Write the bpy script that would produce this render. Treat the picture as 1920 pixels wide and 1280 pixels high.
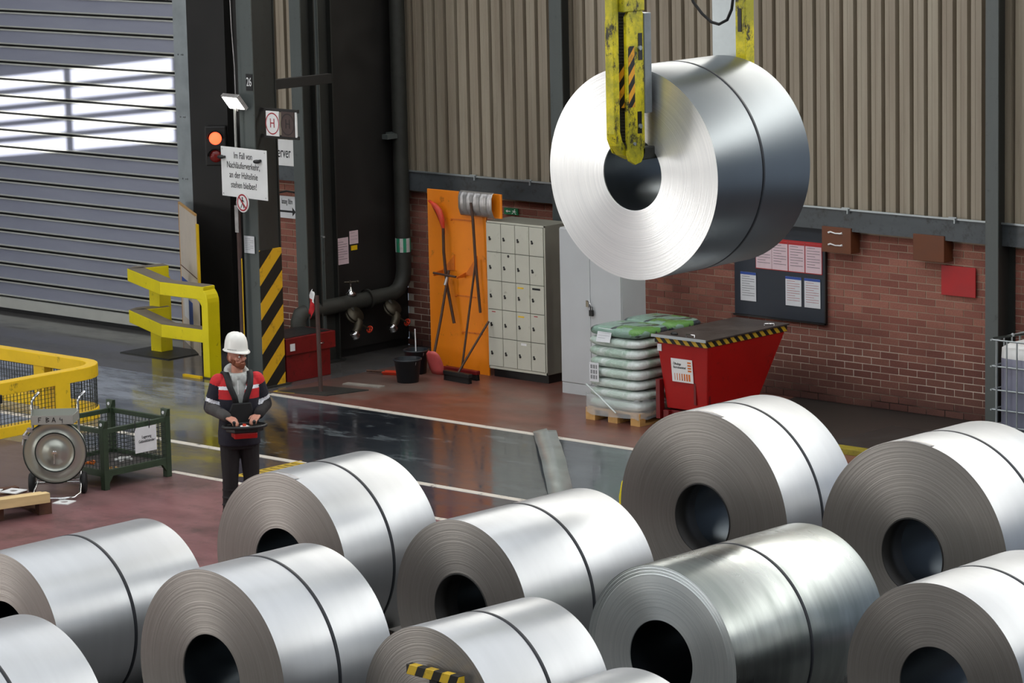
import bpy, bmesh, math, random
from math import sin, cos, pi, radians, sqrt, atan2
from mathutils import Vector, Matrix, noise
random.seed(7)
SC = bpy.context.scene
COL = SC.collection
for o in list(bpy.data.objects): bpy.data.objects.remove(o)

# ------------------------------------------------------------------ camera
YAW, PITCH, ROLL = radians(43.0), radians(9.5), radians(1.25)
fw = Vector((-sin(YAW)*cos(PITCH), cos(YAW)*cos(PITCH), -sin(PITCH)))
r0 = Vector((cos(YAW), sin(YAW), 0)); d0 = fw.cross(r0)
cr = r0*cos(ROLL)+d0*sin(ROLL); cd = d0*cos(ROLL)-r0*sin(ROLL)
cam = bpy.data.objects.new('camera', bpy.data.cameras.new('camera'))
COL.objects.link(cam)
cam.matrix_world = Matrix.Translation((0, 0, 7.45)) @ Matrix((cr, -cd, -fw)).transposed().to_4x4()
cam.data.sensor_width = 36; cam.data.lens = 6470/1920*36
cam.data.clip_start = .1; cam.data.clip_end = 300
SC.camera = cam
SC.view_settings.view_transform = 'Standard'; SC.view_settings.look = 'None'
SC.view_settings.gamma = 1; SC.view_settings.use_curve_mapping = False
SC.view_settings.exposure = 0.0

# ------------------------------------------------------------------ light
W = bpy.data.worlds.new('world'); SC.world = W; W.use_nodes = True
W.node_tree.nodes['Background'].inputs[0].default_value = (.55, .65, .8, 1)
W.node_tree.nodes['Background'].inputs[1].default_value = .6

def area(name, loc, size, target, power, color=(1, 1, 1)):
    l = bpy.data.lights.new(name, 'AREA'); l.shape = 'RECTANGLE'; l.size, l.size_y = size
    l.energy = power; l.color = color
    o = bpy.data.objects.new(name, l); COL.objects.link(o); o.location = loc
    o.rotation_euler = (Vector(target)-Vector(loc)).to_track_quat('-Z', 'Y').to_euler()
    return o
# roof lights of the hall, clerestory high in the back wall, and two added lamps
LIGHTS = [
    ('roof_light_strip', (-20, 24, 12.8), (44, 3.0), (-20, 24, 0), 1500, (.93, .96, 1)),
    ('roof_light_strip', (-20, 14, 12.8), (44, 3.5), (-20, 14, 0), 2300, (.93, .96, 1)),
    ('roof_light_strip', (-20, 3, 12.8), (44, 3.5), (-20, 3, 0), 1800, (.93, .96, 1)),
    ('clerestory_light', (-15, 31.2, 9.3), (34, 1.5), (-15, 10, 3), 1900, (1, .98, .92)),
    ('coil_fill_left', (-43.5, -2, 4.0), (7, 7), (-18, 21, 3), 1700, (1, .98, .95)),  # added lamp, no opening behind it; brightens the hanging coil's face
    ('coil_fill_front', (-24, -29.5, 6.0), (18, 6), (-18, 21, 3), 1900, (1, .98, .95)),  # added lamp from the front, softens the tongs' shadow on the coil face
]
for L in LIGHTS: area(*L)
sun = bpy.data.objects.new('sun', bpy.data.lights.new('sun', 'SUN')); COL.objects.link(sun)
sun.data.energy = 24; sun.data.angle = radians(.06); sun.data.color = (1, .99, .97)
sun.rotation_euler = Vector((-1, .8, -.115)).to_track_quat('-Z', 'Y').to_euler()

# ------------------------------------------------------------------ materials
class N:
    def __init__(s, name):
        s.m = bpy.data.materials.new(name); s.m.use_nodes = True
        s.t = s.m.node_tree; s.b = s.t.nodes['Principled BSDF']
    def n(s, typ, **kw):
        x = s.t.nodes.new('ShaderNode'+typ)
        for k, v in kw.items():
            if k.startswith('i_'):
                k = k[2:]; x.inputs[int(k) if k.isdigit() else k.replace('_', ' ')].default_value = v
            else: setattr(x, k, v)
        return x
    def l(s, a, b, ai=0, bi=0):
        s.t.links.new(a.outputs[ai] if not isinstance(a, bpy.types.NodeSocket) else a, b.inputs[bi] if not isinstance(b, bpy.types.NodeSocket) else b)
    def math(s, op, a, b=None, c=None):
        x = s.n('Math', operation=op)
        for i, v in enumerate((a, b, c)):
            if v is None: continue
            if isinstance(v, (int, float)): x.inputs[i].default_value = v
            else: s.t.links.new(v, x.inputs[i])
        return x.outputs[0]
    def mix(s, f, a, b):
        x = s.n('Mix', data_type='RGBA')
        for i, v in ((0, f), (6, a), (7, b)):
            if isinstance(v, (int, float)): x.inputs[i].default_value = v
            elif isinstance(v, tuple): x.inputs[i].default_value = (*v[:3], 1)
            else: s.t.links.new(v, x.inputs[i])
        return x.outputs[2]
    def noise(s, scale, detail=4, stretch=None, rough=.55, obj=True, dist=0):
        tc = s.n('TexCoord'); mp = s.n('Mapping')
        s.l(tc, mp, 'Object' if obj else 'Generated', 0)
        if stretch: mp.inputs['Scale'].default_value = stretch
        x = s.n('TexNoise', i_Scale=scale, i_Detail=detail, i_Roughness=rough, i_Distortion=dist)
        s.l(mp, x); return x.outputs['Fac']
    def ramp(s, f, lo, hi, a=0., b=1.):
        x = s.n('MapRange', i_1=lo, i_2=hi, i_3=a, i_4=b); s.t.links.new(f, x.inputs[0]); return x.outputs[0]
    def set(s, **kw):
        for k, v in kw.items():
            i = s.b.inputs[k.replace('_', ' ')]
            if isinstance(v, bpy.types.NodeSocket): s.t.links.new(v, i)
            elif isinstance(v, tuple): i.default_value = (*v[:3], 1)
            else: i.default_value = v
    def bump(s, f, strength=.3, dist=.01):
        b = s.n('Bump', i_Strength=strength, i_Distance=dist); s.t.links.new(f, b.inputs['Height'])
        s.t.links.new(b.outputs[0], s.b.inputs['Normal'])

def srgb(h):
    c = [int(h[i:i+2], 16)/255 for i in (0, 2, 4)]
    return tuple(x/12.92 if x <= .04045 else ((x+.055)/1.055)**2.4 for x in c)

def simple(name, col, rough=.5, metal=0., var=.25, scale=6., dirt=None, dirtamt=.5, bump=.0, stretch=None):
    n = N(name)
    if isinstance(col, str): col = srgb(col)
    f = n.noise(scale, stretch=stretch)
    dark = tuple(c*(1-var) for c in col); lite = tuple(min(1, c*(1+var*.5)) for c in col)
    c = n.mix(n.ramp(f, .3, .7), dark, lite)
    if dirt:
        g = n.noise(scale*2.7, 8, rough=.75)
        c = n.mix(n.ramp(g, .62-.25*dirtamt, .72), c, srgb(dirt) if isinstance(dirt, str) else dirt)
    n.set(Base_Color=c, Roughness=n.ramp(f, .2, .8, rough*.85, min(1, rough*1.15)), Metallic=metal)
    if bump: n.bump(f, bump)
    return n.m

def stripes(name, a, b, period, ax=(1, 0, 1), rough=.5, wear=None):
    n = N(name); tc = n.n('TexCoord'); sx = n.n('SeparateXYZ'); n.l(tc, sx, 'Object', 0)
    v = None
    for i, k in enumerate(ax):
        if k:
            t = n.math('MULTIPLY', sx.outputs[i], float(k)); v = t if v is None else n.math('ADD', v, t)
    f = n.math('GREATER_THAN', n.math('FRACT', n.math('MULTIPLY', v, 1/period)), .5)
    c = n.mix(f, srgb(a), srgb(b))
    g = n.noise(9, 8, rough=.7)
    c = n.mix(n.ramp(g, .55, .75, 0, .75), c, srgb(wear or '2a2416'))
    n.set(Base_Color=c, Roughness=rough); return n.m

M = {}
M['black_steel'] = simple('black_steel', '1f1d1b', .6, 0, .4, 3)
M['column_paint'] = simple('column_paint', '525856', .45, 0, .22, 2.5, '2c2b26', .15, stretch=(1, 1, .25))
M['column_dark'] = simple('column_dark', '2d2e2b', .5, 0, .3, 2.5, '24221e', .3, stretch=(1, 1, .25))  # darker copy of the column paint, shade of webs and sides put into colour
M['girder'] = simple('girder', '4b5053', .5, 0, .3, 3, '2c2926', .4, stretch=(.3, 1, 1))
M['galv'] = simple('galv', 'a9b0b2', .42, .6, .15, 5)
M['pole_brown'] = simple('pole_brown', '4a3530', .6, 0, .3, 8)
M['pole_silver'] = simple('pole_silver', 'b5b5b0', .4, .7, .1, 8)
M['white'] = simple('white', 'e8e8e6', .5, 0, .05, 4)
M['paper'] = simple('paper', 'd9dadc', .7, 0, .06, 10)
M['paper_pink'] = simple('paper_pink', 'dcc3c8', .7, 0, .06, 10)
M['black'] = simple('black', '141414', .5, 0, .1, 5)
M['rubber'] = simple('rubber', '101011', .7, 0, .1, 5)
M['ink'] = simple('ink', '15171a', .6, 0, 0, 5)
M['red_ink'] = simple('red_ink', 'a3202c', .5, 0, 0, 5)
M['blue_ink'] = simple('blue_ink', '2b4c9a', .5, 0, 0, 5)
M['green_sign'] = simple('green_sign', '1d7a4c', .5, 0, .1, 5)
M['yellow_paint'] = simple('yellow_paint', 'ecd912', .42, 0, .08, 3, '80761a', .0)
M['amber_paint'] = simple('amber_paint', 'eec21a', .42, 0, .1, 3, '7a5c12', .1)
M['dusty_top'] = simple('dusty_top', '7d7466', .8, 0, .15, 5)
M['orange_board'] = simple('orange_board', 'f58a12', .45, 0, .07, 2.2, '8a4a10', .12)
M['orange_dark'] = simple('orange_dark', 'd8701a', .5, 0, .15, 4, '6a2f10', .2)
M['locker'] = simple('locker', 'c3c2b3', .45, 0, .06, 3, '8f8b78', .05)
M['locker_side'] = simple('locker_side', '75746a', .5, 0, .15, 3)
M['cabinet'] = simple('cabinet', 'bdc0c1', .42, 0, .05, 2)
M['red_paint'] = simple('red_paint', 'a80f0d', .35, 0, .15, 2, '5a0c08', .12)
M['red_dark'] = simple('red_dark', '6e0c0e', .45, 0, .2, 4, '3a0808', .3)
M['red_plate'] = simple('red_plate', 'b01c1f', .5, 0, .1, 4)
M['brown_box'] = simple('brown_box', '6a3a1e', .55, 0, .12, 4)
M['board_navy'] = simple('board_navy', '2a3039', .6, 0, .12, 10)
M['lid_dark'] = simple('lid_dark', '4b4440', .5, .3, .3, 3, '2a2320', .4)
M['wood'] = simple('wood', 'c79a5b', .6, 0, .2, 12, stretch=(1, .2, 1))
M['wood_pale'] = simple('wood_pale', 'dcbf8a', .6, 0, .15, 10, stretch=(.2, 1, 1))
M['wood_dark'] = simple('wood_dark', '5d3d2c', .7, 0, .3, 10)
M['plywood'] = simple('plywood', 'cfc3b4', .55, 0, .08, 4, '9f8f7a', .1)
M['green_steel'] = simple('green_steel', '2f3f2b', .5, .1, .3, 6, '20281e', .3)
M['wire'] = simple('wire', '2e3430', .5, .4, .2, 8)
M['tray_dark'] = simple('tray_dark', '3b3634', .7, 0, .3, 6)
M['steel_disc'] = simple('steel_disc', 'b2b4aa', .33, .8, .02, 1.)
M['chrome'] = simple('chrome', 'd0d0d0', .18, 1, .05, 5)
M['alu'] = simple('alu', 'b9b6b4', .38, .7, .2, 14)
M['tool_handle'] = simple('tool_handle', '4a3022', .55, 0, .3, 10)
M['tool_red'] = simple('tool_red', 'c83a20', .45, 0, .15, 8)
M['shovel_pink'] = simple('shovel_pink', 'cc5a58', .45, 0, .15, 8)
M['bucket'] = simple('bucket', '20262c', .45, 0, .15, 6)
M['brass'] = simple('brass', '4a4438', .45, .6, .3, 10)
M['pipe_dark'] = simple('pipe_dark', '33342f', .6, 0, .3, 5, '262420', .4)
M['film'] = simple('film', 'd5dedb', .2, 0, .1, 8)
M['skin'] = simple('skin', 'c48a74', .5, 0, .12, 30)
M['beard'] = simple('beard', '7a4228', .8, 0, .3, 60)
M['eye'] = simple('eye', 'e9e4dc', .3, 0, 0, 5)
M['navy_cloth'] = simple('navy_cloth', '1b1a27', .85, 0, .25, 20, bump=.4)
M['grey_cloth'] = simple('grey_cloth', '484644', .9, 0, .4, 14, bump=.5)
M['red_cloth'] = simple('red_cloth', 'c8242a', .8, 0, .2, 18, bump=.4)
M['trouser'] = simple('trouser', '1b1718', .9, 0, .3, 14, bump=.5)
M['hoodie'] = simple('hoodie', 'b9bcb8', .9, 0, .15, 25, bump=.5)
M['reflective'] = simple('reflective', 'd9dbe0', .35, .2, .05, 12)
M['helmet'] = simple('helmet', 'efeee6', .3, 0, .03, 6)
M['violet_grey'] = simple('violet_grey', '8d8ea0', .3, 0, .12, 3)
M['hazard'] = stripes('hazard', 'd6a416', '15140f', .42, (0, -1, 1), .55)
M['hazard_small'] = stripes('hazard_small', 'c9a227', '17150f', .13, (1, 1, 1), .6)
M['hazard_tong'] = stripes('hazard_tong', 'e8a21a', '14130e', .15, (-1.2, -1.2, 1), .5)
M['hazard_bar'] = stripes('hazard_bar', 'd9b32c', '1c1a14', .17, (1, 0, -.5), .5)

def emit(name, col, s):
    m = bpy.data.materials.new(name); m.use_nodes = True; b = m.node_tree.nodes['Principled BSDF']
    b.inputs['Base Color'].default_value = (*col, 1)
    b.inputs['Emission Color'].default_value = (*col, 1); b.inputs['Emission Strength'].default_value = s
    return m
M['lamp_white'] = emit('lamp_white', (1, .97, .9), 14)
M['lamp_red'] = emit('lamp_red', (1, .07, .025), 4)
M['lens_red_off'] = simple('lens_red_off', '7a1815', .25, 0, .1, 5)

def mat_tong():
    n = N('worn_yellow'); f = n.noise(3, 10, rough=.75); g = n.noise(7, 10, rough=.8, stretch=(1, 1, .6))
    c = n.mix(n.ramp(f, .42, .58), srgb('e6d418'), srgb('a8a21c'))
    c = n.mix(n.ramp(g, .53, .6), c, srgb('33301c'))
    n.set(Base_Color=c, Roughness=.5); n.bump(g, .5, .004); return n.m
M['worn_yellow'] = mat_tong()

def mat_brick(stain=1.0):
    n = N('brick_clay')
    oi = n.n('ObjectInfo'); ge = n.n('NewGeometry')
    r = n.math('FRACT', n.math('ADD', oi.outputs['Random'], ge.outputs['Random Per Island']))
    sx = n.n('SeparateXYZ'); n.l(ge, sx, 'Position', 0)
    f = n.n('TexNoise', i_Scale=1.3, i_Detail=5.); n.l(ge, f, 'Position', 0)
    g = n.n('TexNoise', i_Scale=60., i_Detail=3.); n.l(ge, g, 'Position', 0)
    c = n.mix(r, srgb('865044'), srgb('a46c5b'))
    c = n.mix(n.ramp(g.outputs[0], .4, .65, 0, .35), c, srgb('5c332b'))
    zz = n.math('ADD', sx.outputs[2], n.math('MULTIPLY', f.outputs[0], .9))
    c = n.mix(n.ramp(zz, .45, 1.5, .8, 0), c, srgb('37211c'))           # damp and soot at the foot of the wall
    n.set(Base_Color=c, Roughness=.85); n.bump(g.outputs[0], .3, .003); return n.m
M['brick'] = mat_brick()
def mat_mortar():
    n = N('mortar'); ge = n.n('NewGeometry'); sx = n.n('SeparateXYZ'); n.l(ge, sx, 'Position', 0)
    f = n.n('TexNoise', i_Scale=1.1, i_Detail=6.); n.l(ge, f, 'Position', 0)
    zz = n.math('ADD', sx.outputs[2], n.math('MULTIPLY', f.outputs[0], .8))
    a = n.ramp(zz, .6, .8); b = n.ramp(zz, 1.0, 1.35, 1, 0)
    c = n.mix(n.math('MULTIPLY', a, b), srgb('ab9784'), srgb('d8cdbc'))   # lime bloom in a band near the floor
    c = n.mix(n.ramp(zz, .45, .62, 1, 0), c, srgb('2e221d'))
    n.set(Base_Color=c, Roughness=.9); return n.m
M['mortar'] = mat_mortar()
def mat_clad():
    n = N('cladding'); f = n.noise(1.6, 6, stretch=(6, 1, .25)); oi = n.n('ObjectInfo')
    c = n.mix(n.ramp(f, .3, .7), srgb('8c7f6d'), srgb('a59b88'))
    c = n.mix(n.math('MULTIPLY', oi.outputs['Random'], .35), c, srgb('837766'))
    g = n.noise(2.2, 8, stretch=(5, 1, .5), rough=.7)
    c = n.mix(n.ramp(g, .6, .78, 0, .6), c, srgb('5c5244'))
    n.set(Base_Color=c, Roughness=.5); return n.m
M['cladding'] = mat_clad()
def mat_slat():
    n = N('door_slat_paint'); f = n.noise(.8, 4, stretch=(.5, 1, 3))
    c = n.mix(n.ramp(f, .3, .7), srgb('8f92a4'), srgb('a3a6b4'))
    n.set(Base_Color=c, Roughness=.38, Metallic=.35); return n.m
M['slat'] = mat_slat()
M['slat_lip'] = simple('slat_lip', 'c6c7c0', .4, .3, .08, 3)

def mat_floor():
    n = N('floor_paint'); ge = n.n('NewGeometry'); sx = n.n('SeparateXYZ'); n.l(ge, sx, 'Position', 0)
    X, Y = sx.outputs[0], sx.outputs[1]
    def nz(s, d=5, st=(1, 1, 1), r=.6):
        mp = n.n('Mapping'); n.l(ge, mp, 'Position', 0); mp.inputs['Scale'].default_value = st
        t = n.n('TexNoise', i_Scale=s, i_Detail=float(d), i_Roughness=r); n.l(mp, t); return t.outputs[0]
    big = nz(.35, 5); mid = nz(1.4, 8, (1, 1.8, 1), .7); fine = nz(9, 6)
    gt = lambda a, v: n.math('GREATER_THAN', a, v)
    maroon = n.mix(n.ramp(mid, .35, .65), srgb('6f484a'), srgb('865c5d'))
    maroon = n.mix(n.ramp(n.math('ADD', n.math('MULTIPLY', X, .5), n.math('MULTIPLY', big, 2)), -13.0, -12.2, .85, 0), maroon, srgb('5c5250'))
    maroon = n.mix(n.ramp(nz(.9, 8, (1, 1, 1), .75), .5, .64, 0, .75), maroon, srgb('483634'))
    grey = n.mix(n.ramp(mid, .3, .7), srgb('50555c'), srgb('6a7078'))
    violet = n.mix(n.ramp(mid, .3, .7), srgb('3d3a42'), srgb('4b4950'))
    navy = n.mix(n.ramp(mid, .35, .65), srgb('151a22'), srgb('23262b'))
    navy = n.mix(n.ramp(nz(.8, 9, (1, 2.5, 1), .75), .56, .6, 0, .85), navy, srgb('5b6266'))
    navy = n.mix(n.ramp(X, -27.5, -24.5, 0, .75), navy, srgb('565d61'))
    brown = n.mix(n.ramp(mid, .35, .65), srgb('5c3a31'), srgb('7a4d42'))
    brown = n.mix(n.ramp(nz(.8, 7), .5, .68, 0, .8), brown, srgb('6e635c'))
    c = n.mix(gt(Y, 24.24), maroon, violet)
    c = n.mix(gt(Y, 25.4), c, navy)
    c = n.mix(n.math('MULTIPLY', gt(Y, 24.24), n.ramp(X, -29.6, -28.6, 1, 0)), c, grey)
    c = n.mix(n.math('MULTIPLY', n.math('MULTIPLY', n.ramp(X, -31.2, -30.4, 1, 0), n.ramp(Y, 30.2, 29.6)), n.ramp(nz(1.1, 9, (.5, 1.6, 1), .75), .42, .56, 0, .75)), c, srgb('a3aab6'))  # pale streaky reflections near the roller door, painted into the floor colour
    c = n.mix(n.math('MULTIPLY', gt(Y, 28.1), gt(X, -30.3)), c, brown)
    c = n.mix(n.math('MULTIPLY', gt(Y, 28.1), n.ramp(X, -30.6, -29.2, .9, 0)), c, srgb('4d4a47'))
    c = n.mix(n.math('MULTIPLY', gt(Y, 29.6), gt(X, -24.9)), c, srgb('33322f'))
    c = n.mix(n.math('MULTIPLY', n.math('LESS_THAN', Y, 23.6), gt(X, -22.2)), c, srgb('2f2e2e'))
    c = n.mix(n.ramp(fine, .62, .7, 0, .4), c, srgb('2c2827'))
    rg = n.mix(n.ramp(mid, .4, .62), (.07, .07, .07), (.2, .2, .2))
    rg = n.mix(n.math('LESS_THAN', Y, 24.24), rg, (.42, .42, .42))
    rg = n.mix(n.math('MULTIPLY', gt(Y, 28.1), gt(X, -30.3)), rg, (.33, .33, .33))
    n.set(Base_Color=c, Roughness=rg); n.bump(fine, .05, .01); return n.m
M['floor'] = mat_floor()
def mat_line(name, col):
    n = N(name); g = n.noise(7, 9, rough=.8)
    c = n.mix(n.ramp(g, .56, .64), srgb(col), srgb('57534f')); n.set(Base_Color=c, Roughness=.45); return n.m
M['line_white'] = mat_line('line_white', 'cfc8bd'); M['line_yellow'] = mat_line('line_yellow', 'c2a233')

def mat_coil(kind, seed):
    """three looks: body, face; seeds shift the pattern"""
    dull = kind == 'dull'; bright = kind == 'bright'
    out = []
    # body
    n = N('coil_body_'+kind)
    tc = n.n('TexCoord'); mp = n.n('Mapping'); n.l(tc, mp, 'Object', 0)
    mp.inputs['Location'].default_value = (seed, seed*2, 0)
    t = n.n('TexNoise', i_Scale=.9, i_Detail=3.); n.l(mp, t)
    mp2 = n.n('Mapping'); n.l(tc, mp2, 'Object', 0); mp2.inputs['Scale'].default_value = (1, 6 if not bright else 1, 1)
    t2 = n.n('TexNoise', i_Scale=1.5, i_Detail=5.); n.l(mp2, t2)
    if dull: a, b, r0_, r1_, me = 'c4c6c8', 'bcbec0', .36, .40, .85
    elif bright: a, b, r0_, r1_, me = '83888b', '7c8184', .34, .36, 1.
    else: a, b, r0_, r1_, me = 'b0b4b3', '858b88', .24, .34, 1.
    f = n.math('ADD', n.math('MULTIPLY', t.outputs[0], .6), n.math('MULTIPLY', t2.outputs[0], .4))
    n.set(Base_Color=n.mix(n.ramp(f, .38, .62), srgb(a), srgb(b)), Metallic=me, Roughness=n.ramp(f, .35, .65, r0_, r1_), Anisotropic=.6, Anisotropic_Rotation=.25)
    tg = n.n('Tangent', direction_type='RADIAL', axis='Y'); n.l(tg, n.b.inputs['Tangent'])
    out.append(n.m)
    # face: edges of the wound layers
    n = N('coil_face_'+kind)
    tc = n.n('TexCoord'); sx = n.n('SeparateXYZ'); n.l(tc, sx, 'Object', 0)
    rad = n.math('SQRT', n.math('ADD', n.math('MULTIPLY', sx.outputs[0], sx.outputs[0]), n.math('MULTIPLY', sx.outputs[2], sx.outputs[2])))
    cx = n.n('CombineXYZ'); n.t.links.new(n.math('MULTIPLY', rad, 170.), cx.inputs[0])
    n.t.links.new(n.math('MULTIPLY', sx.outputs[0], .9), cx.inputs[1]); n.t.links.new(n.math('MULTIPLY', sx.outputs[2], .9), cx.inputs[2])
    t = n.n('TexNoise', i_Scale=1.3, i_Detail=6., i_Roughness=.7); n.l(cx, t)
    if dull: a, b, rr, me, an = '85807b', 'a19c96', .42, .75, .65
    elif bright: a, b, rr, me, an = 'd6d8d8', 'f2f2f0', .33, .95, .85
    else: a, b, rr, me, an = 'ccd3d3', 'eef1ef', .40, .8, .8
    n.set(Base_Color=n.mix(n.ramp(t.outputs[0], .3, .7), srgb(a), srgb(b)), Metallic=me, Roughness=rr, Anisotropic=an, Anisotropic_Rotation=.25)
    tg = n.n('Tangent', direction_type='RADIAL', axis='Y'); n.l(tg, n.b.inputs['Tangent'])
    n.bump(t.outputs[0], .06, .002)
    out.append(n.m)
    return out

# ------------------------------------------------------------------ mesh helpers
class MB:
    def __init__(s): s.v = []; s.f = []; s.mi = []; s.sm = []; s.cur = 0; s.T = Matrix()
    def add(s, vs, fs, smooth=False):
        o = len(s.v); s.v += [tuple(s.T @ Vector(v)) for v in vs]
        for f in fs: s.f.append(tuple(i+o for i in f)); s.mi.append(s.cur); s.sm.append(smooth)
        return s
    def box(s, x0, x1, y0, y1, z0, z1):
        return s.add([(x0, y0, z0), (x1, y0, z0), (x1, y1, z0), (x0, y1, z0), (x0, y0, z1), (x1, y0, z1), (x1, y1, z1), (x0, y1, z1)],
                     [(0, 3, 2, 1), (4, 5, 6, 7), (0, 1, 5, 4), (1, 2, 6, 5), (2, 3, 7, 6), (3, 0, 4, 7)])
    def frustum(s, a, b, z0, z1):
        (x0, x1, y0, y1), (p0, p1, q0, q1) = a, b
        return s.add([(x0, y0, z0), (x1, y0, z0), (x1, y1, z0), (x0, y1, z0), (p0, q0, z1), (p1, q0, z1), (p1, q1, z1), (p0, q1, z1)],
                     [(0, 3, 2, 1), (4, 5, 6, 7), (0, 1, 5, 4), (1, 2, 6, 5), (2, 3, 7, 6), (3, 0, 4, 7)])
    def cyl(s, p0, p1, ra, rb=None, n=16, caps=True):
        rb = ra if rb is None else rb
        p0, p1 = Vector(p0), Vector(p1); d = (p1-p0).normalized()
        u = d.orthogonal().normalized(); w = d.cross(u)
        vs = [p0+(u*cos(2*pi*i/n)+w*sin(2*pi*i/n))*ra for i in range(n)]+[p1+(u*cos(2*pi*i/n)+w*sin(2*pi*i/n))*rb for i in range(n)]
        s.add(vs, [(i, (i+1) % n, n+(i+1) % n, n+i) for i in range(n)], True)
        if caps: s.add(vs, [tuple(reversed(range(n))), tuple(range(n, 2*n))])
        return s
    def tube(s, pts, r, n=10, caps=True):
        pts = [Vector(p) for p in pts]; rs = r if isinstance(r, (list, tuple)) else [r]*len(pts)
        vs = []; u = None
        for i, p in enumerate(pts):
            d = (pts[min(i+1, len(pts)-1)]-pts[max(i-1, 0)]).normalized()
            u = d.orthogonal().normalized() if u is None else (u-d*u.dot(d)).normalized()
            w = d.cross(u)
            vs += [p+(u*cos(2*pi*k/n)+w*sin(2*pi*k/n))*rs[i] for k in range(n)]
        fs = [(i*n+k, i*n+(k+1) % n, (i+1)*n+(k+1) % n, (i+1)*n+k) for i in range(len(pts)-1) for k in range(n)]
        s.add(vs, fs, True)
        if caps: s.add(vs, [tuple(reversed(range(n))), tuple(range((len(pts)-1)*n, len(pts)*n))])
        return s
    def sweep(s, pts, w, h):
        """rectangular section w wide (horizontal) and h tall swept along pts"""
        pts = [Vector(p) for p in pts]; vs = []
        prev = Vector((1, 0, 0))
        for i, p in enumerate(pts):
            a = pts[max(i-1, 0)]; b = pts[min(i+1, len(pts)-1)]; d = (b-a).normalized()
            if i not in (0, len(pts)-1):
                d1 = (p-a).normalized(); d2 = (b-p).normalized(); k = 1/max(.5, sqrt(max(.01, (1+d1.dot(d2))/2)))
            else: k = 1
            up = Vector((0, 0, 1)); sd = d.cross(up)
            if sd.length < .1: sd = prev
            sd = sd.normalized(); prev = sd; un = sd.cross(d).normalized()
            for q, t in ((-1, -1), (1, -1), (1, 1), (-1, 1)): vs.append(p+sd*q*w/2*k+un*t*h/2)
        fs = [(i*4+k, i*4+(k+1) % 4, (i+1)*4+(k+1) % 4, (i+1)*4+k) for i in range(len(pts)-1) for k in range(4)]
        fs += [(3, 2, 1, 0), tuple(range((len(pts)-1)*4, len(pts)*4))]
        return s.add(vs, fs)
    def lathe(s, prof, n=48, axis='Y', c=(0, 0, 0), closed=False, smooth=True):
        vs = []
        for r, h in prof:
            for k in range(n):
                a = 2*pi*k/n
                p = (r*cos(a), h, r*sin(a)) if axis == 'Y' else ((r*cos(a), r*sin(a), h) if axis == 'Z' else (h, r*cos(a), r*sin(a)))
                vs.append(tuple(Vector(p)+Vector(c)))
        m = len(prof); R = m if closed else m-1
        fs = [(i*n+k, i*n+(k+1) % n, ((i+1) % m)*n+(k+1) % n, ((i+1) % m)*n+k) for i in range(R) for k in range(n)]
        return s.add(vs, fs, smooth)
    def sphere(s, c, r, nu=16, nv=10, zmin=-1.):
        rx, ry, rz = r if isinstance(r, (tuple, list)) else (r, r, r); vs = []; fs = []
        for j in range(nv+1):
            ph = math.asin(zmin)+(pi/2-math.asin(zmin))*j/nv
            for i in range(nu):
                a = 2*pi*i/nu; vs.append((c[0]+rx*cos(ph)*cos(a), c[1]+ry*cos(ph)*sin(a), c[2]+rz*sin(ph)))
        for j in range(nv):
            for i in range(nu): fs.append((j*nu+i, j*nu+(i+1) % nu, (j+1)*nu+(i+1) % nu, (j+1)*nu+i))
        s.add(vs, fs, True)
        if zmin > -1: s.add(vs, [tuple(reversed(range(nu)))])
        return s
    def loft(s, rings, n=28, pw=2.0):
        """rings: (cx, cy, cz, rx, ry[, tilt])"""
        vs = []
        for r in rings:
            cx, cy, cz, rx, ry = r[:5]; tl = r[5] if len(r) > 5 else 0
            for k in range(n):
                a = 2*pi*k/n; ca, sa = cos(a), sin(a); e = 2/pw
                x = rx*math.copysign(abs(ca)**e, ca); y = ry*math.copysign(abs(sa)**e, sa)
                vs.append((cx+x, cy+y, cz+y*tl))
        m = len(rings)
        s.add(vs, [(i*n+k, i*n+(k+1) % n, (i+1)*n+(k+1) % n, (i+1)*n+k) for i in range(m-1) for k in range(n)], True)
        return s.add(vs, [tuple(reversed(range(n))), tuple(range((m-1)*n, m*n))])
    def prism(s, poly, a0, a1, plane='XZ'):
        """poly in the plane, extruded along the other axis from a0 to a1"""
        def P(p, a):
            return {'XZ': (p[0], a, p[1]), 'XY': (p[0], p[1], a), 'YZ': (a, p[0], p[1])}[plane]
        n = len(poly); vs = [P(p, a0) for p in poly]+[P(p, a1) for p in poly]
        return s.add(vs, [tuple(range(n)), tuple(reversed(range(n, 2*n)))]+[(i, n+i, n+(i+1) % n, (i+1) % n) for i in range(n)])
    def mesh(s, name, mats):
        me = bpy.data.meshes.new(name); me.from_pydata(s.v, [], s.f)
        for m in (mats if isinstance(mats, (list, tuple)) else [mats]): me.materials.append(M[m] if isinstance(m, str) else m)
        me.polygons.foreach_set('material_index', s.mi); me.polygons.foreach_set('use_smooth', s.sm)
        bm = bmesh.new(); bm.from_mesh(me); bmesh.ops.remove_doubles(bm, verts=bm.verts, dist=1e-5) if s.__dict__.get('weld') else None
        bmesh.ops.recalc_face_normals(bm, faces=bm.faces); bm.to_mesh(me); bm.free()
        me.update(); return me

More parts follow.
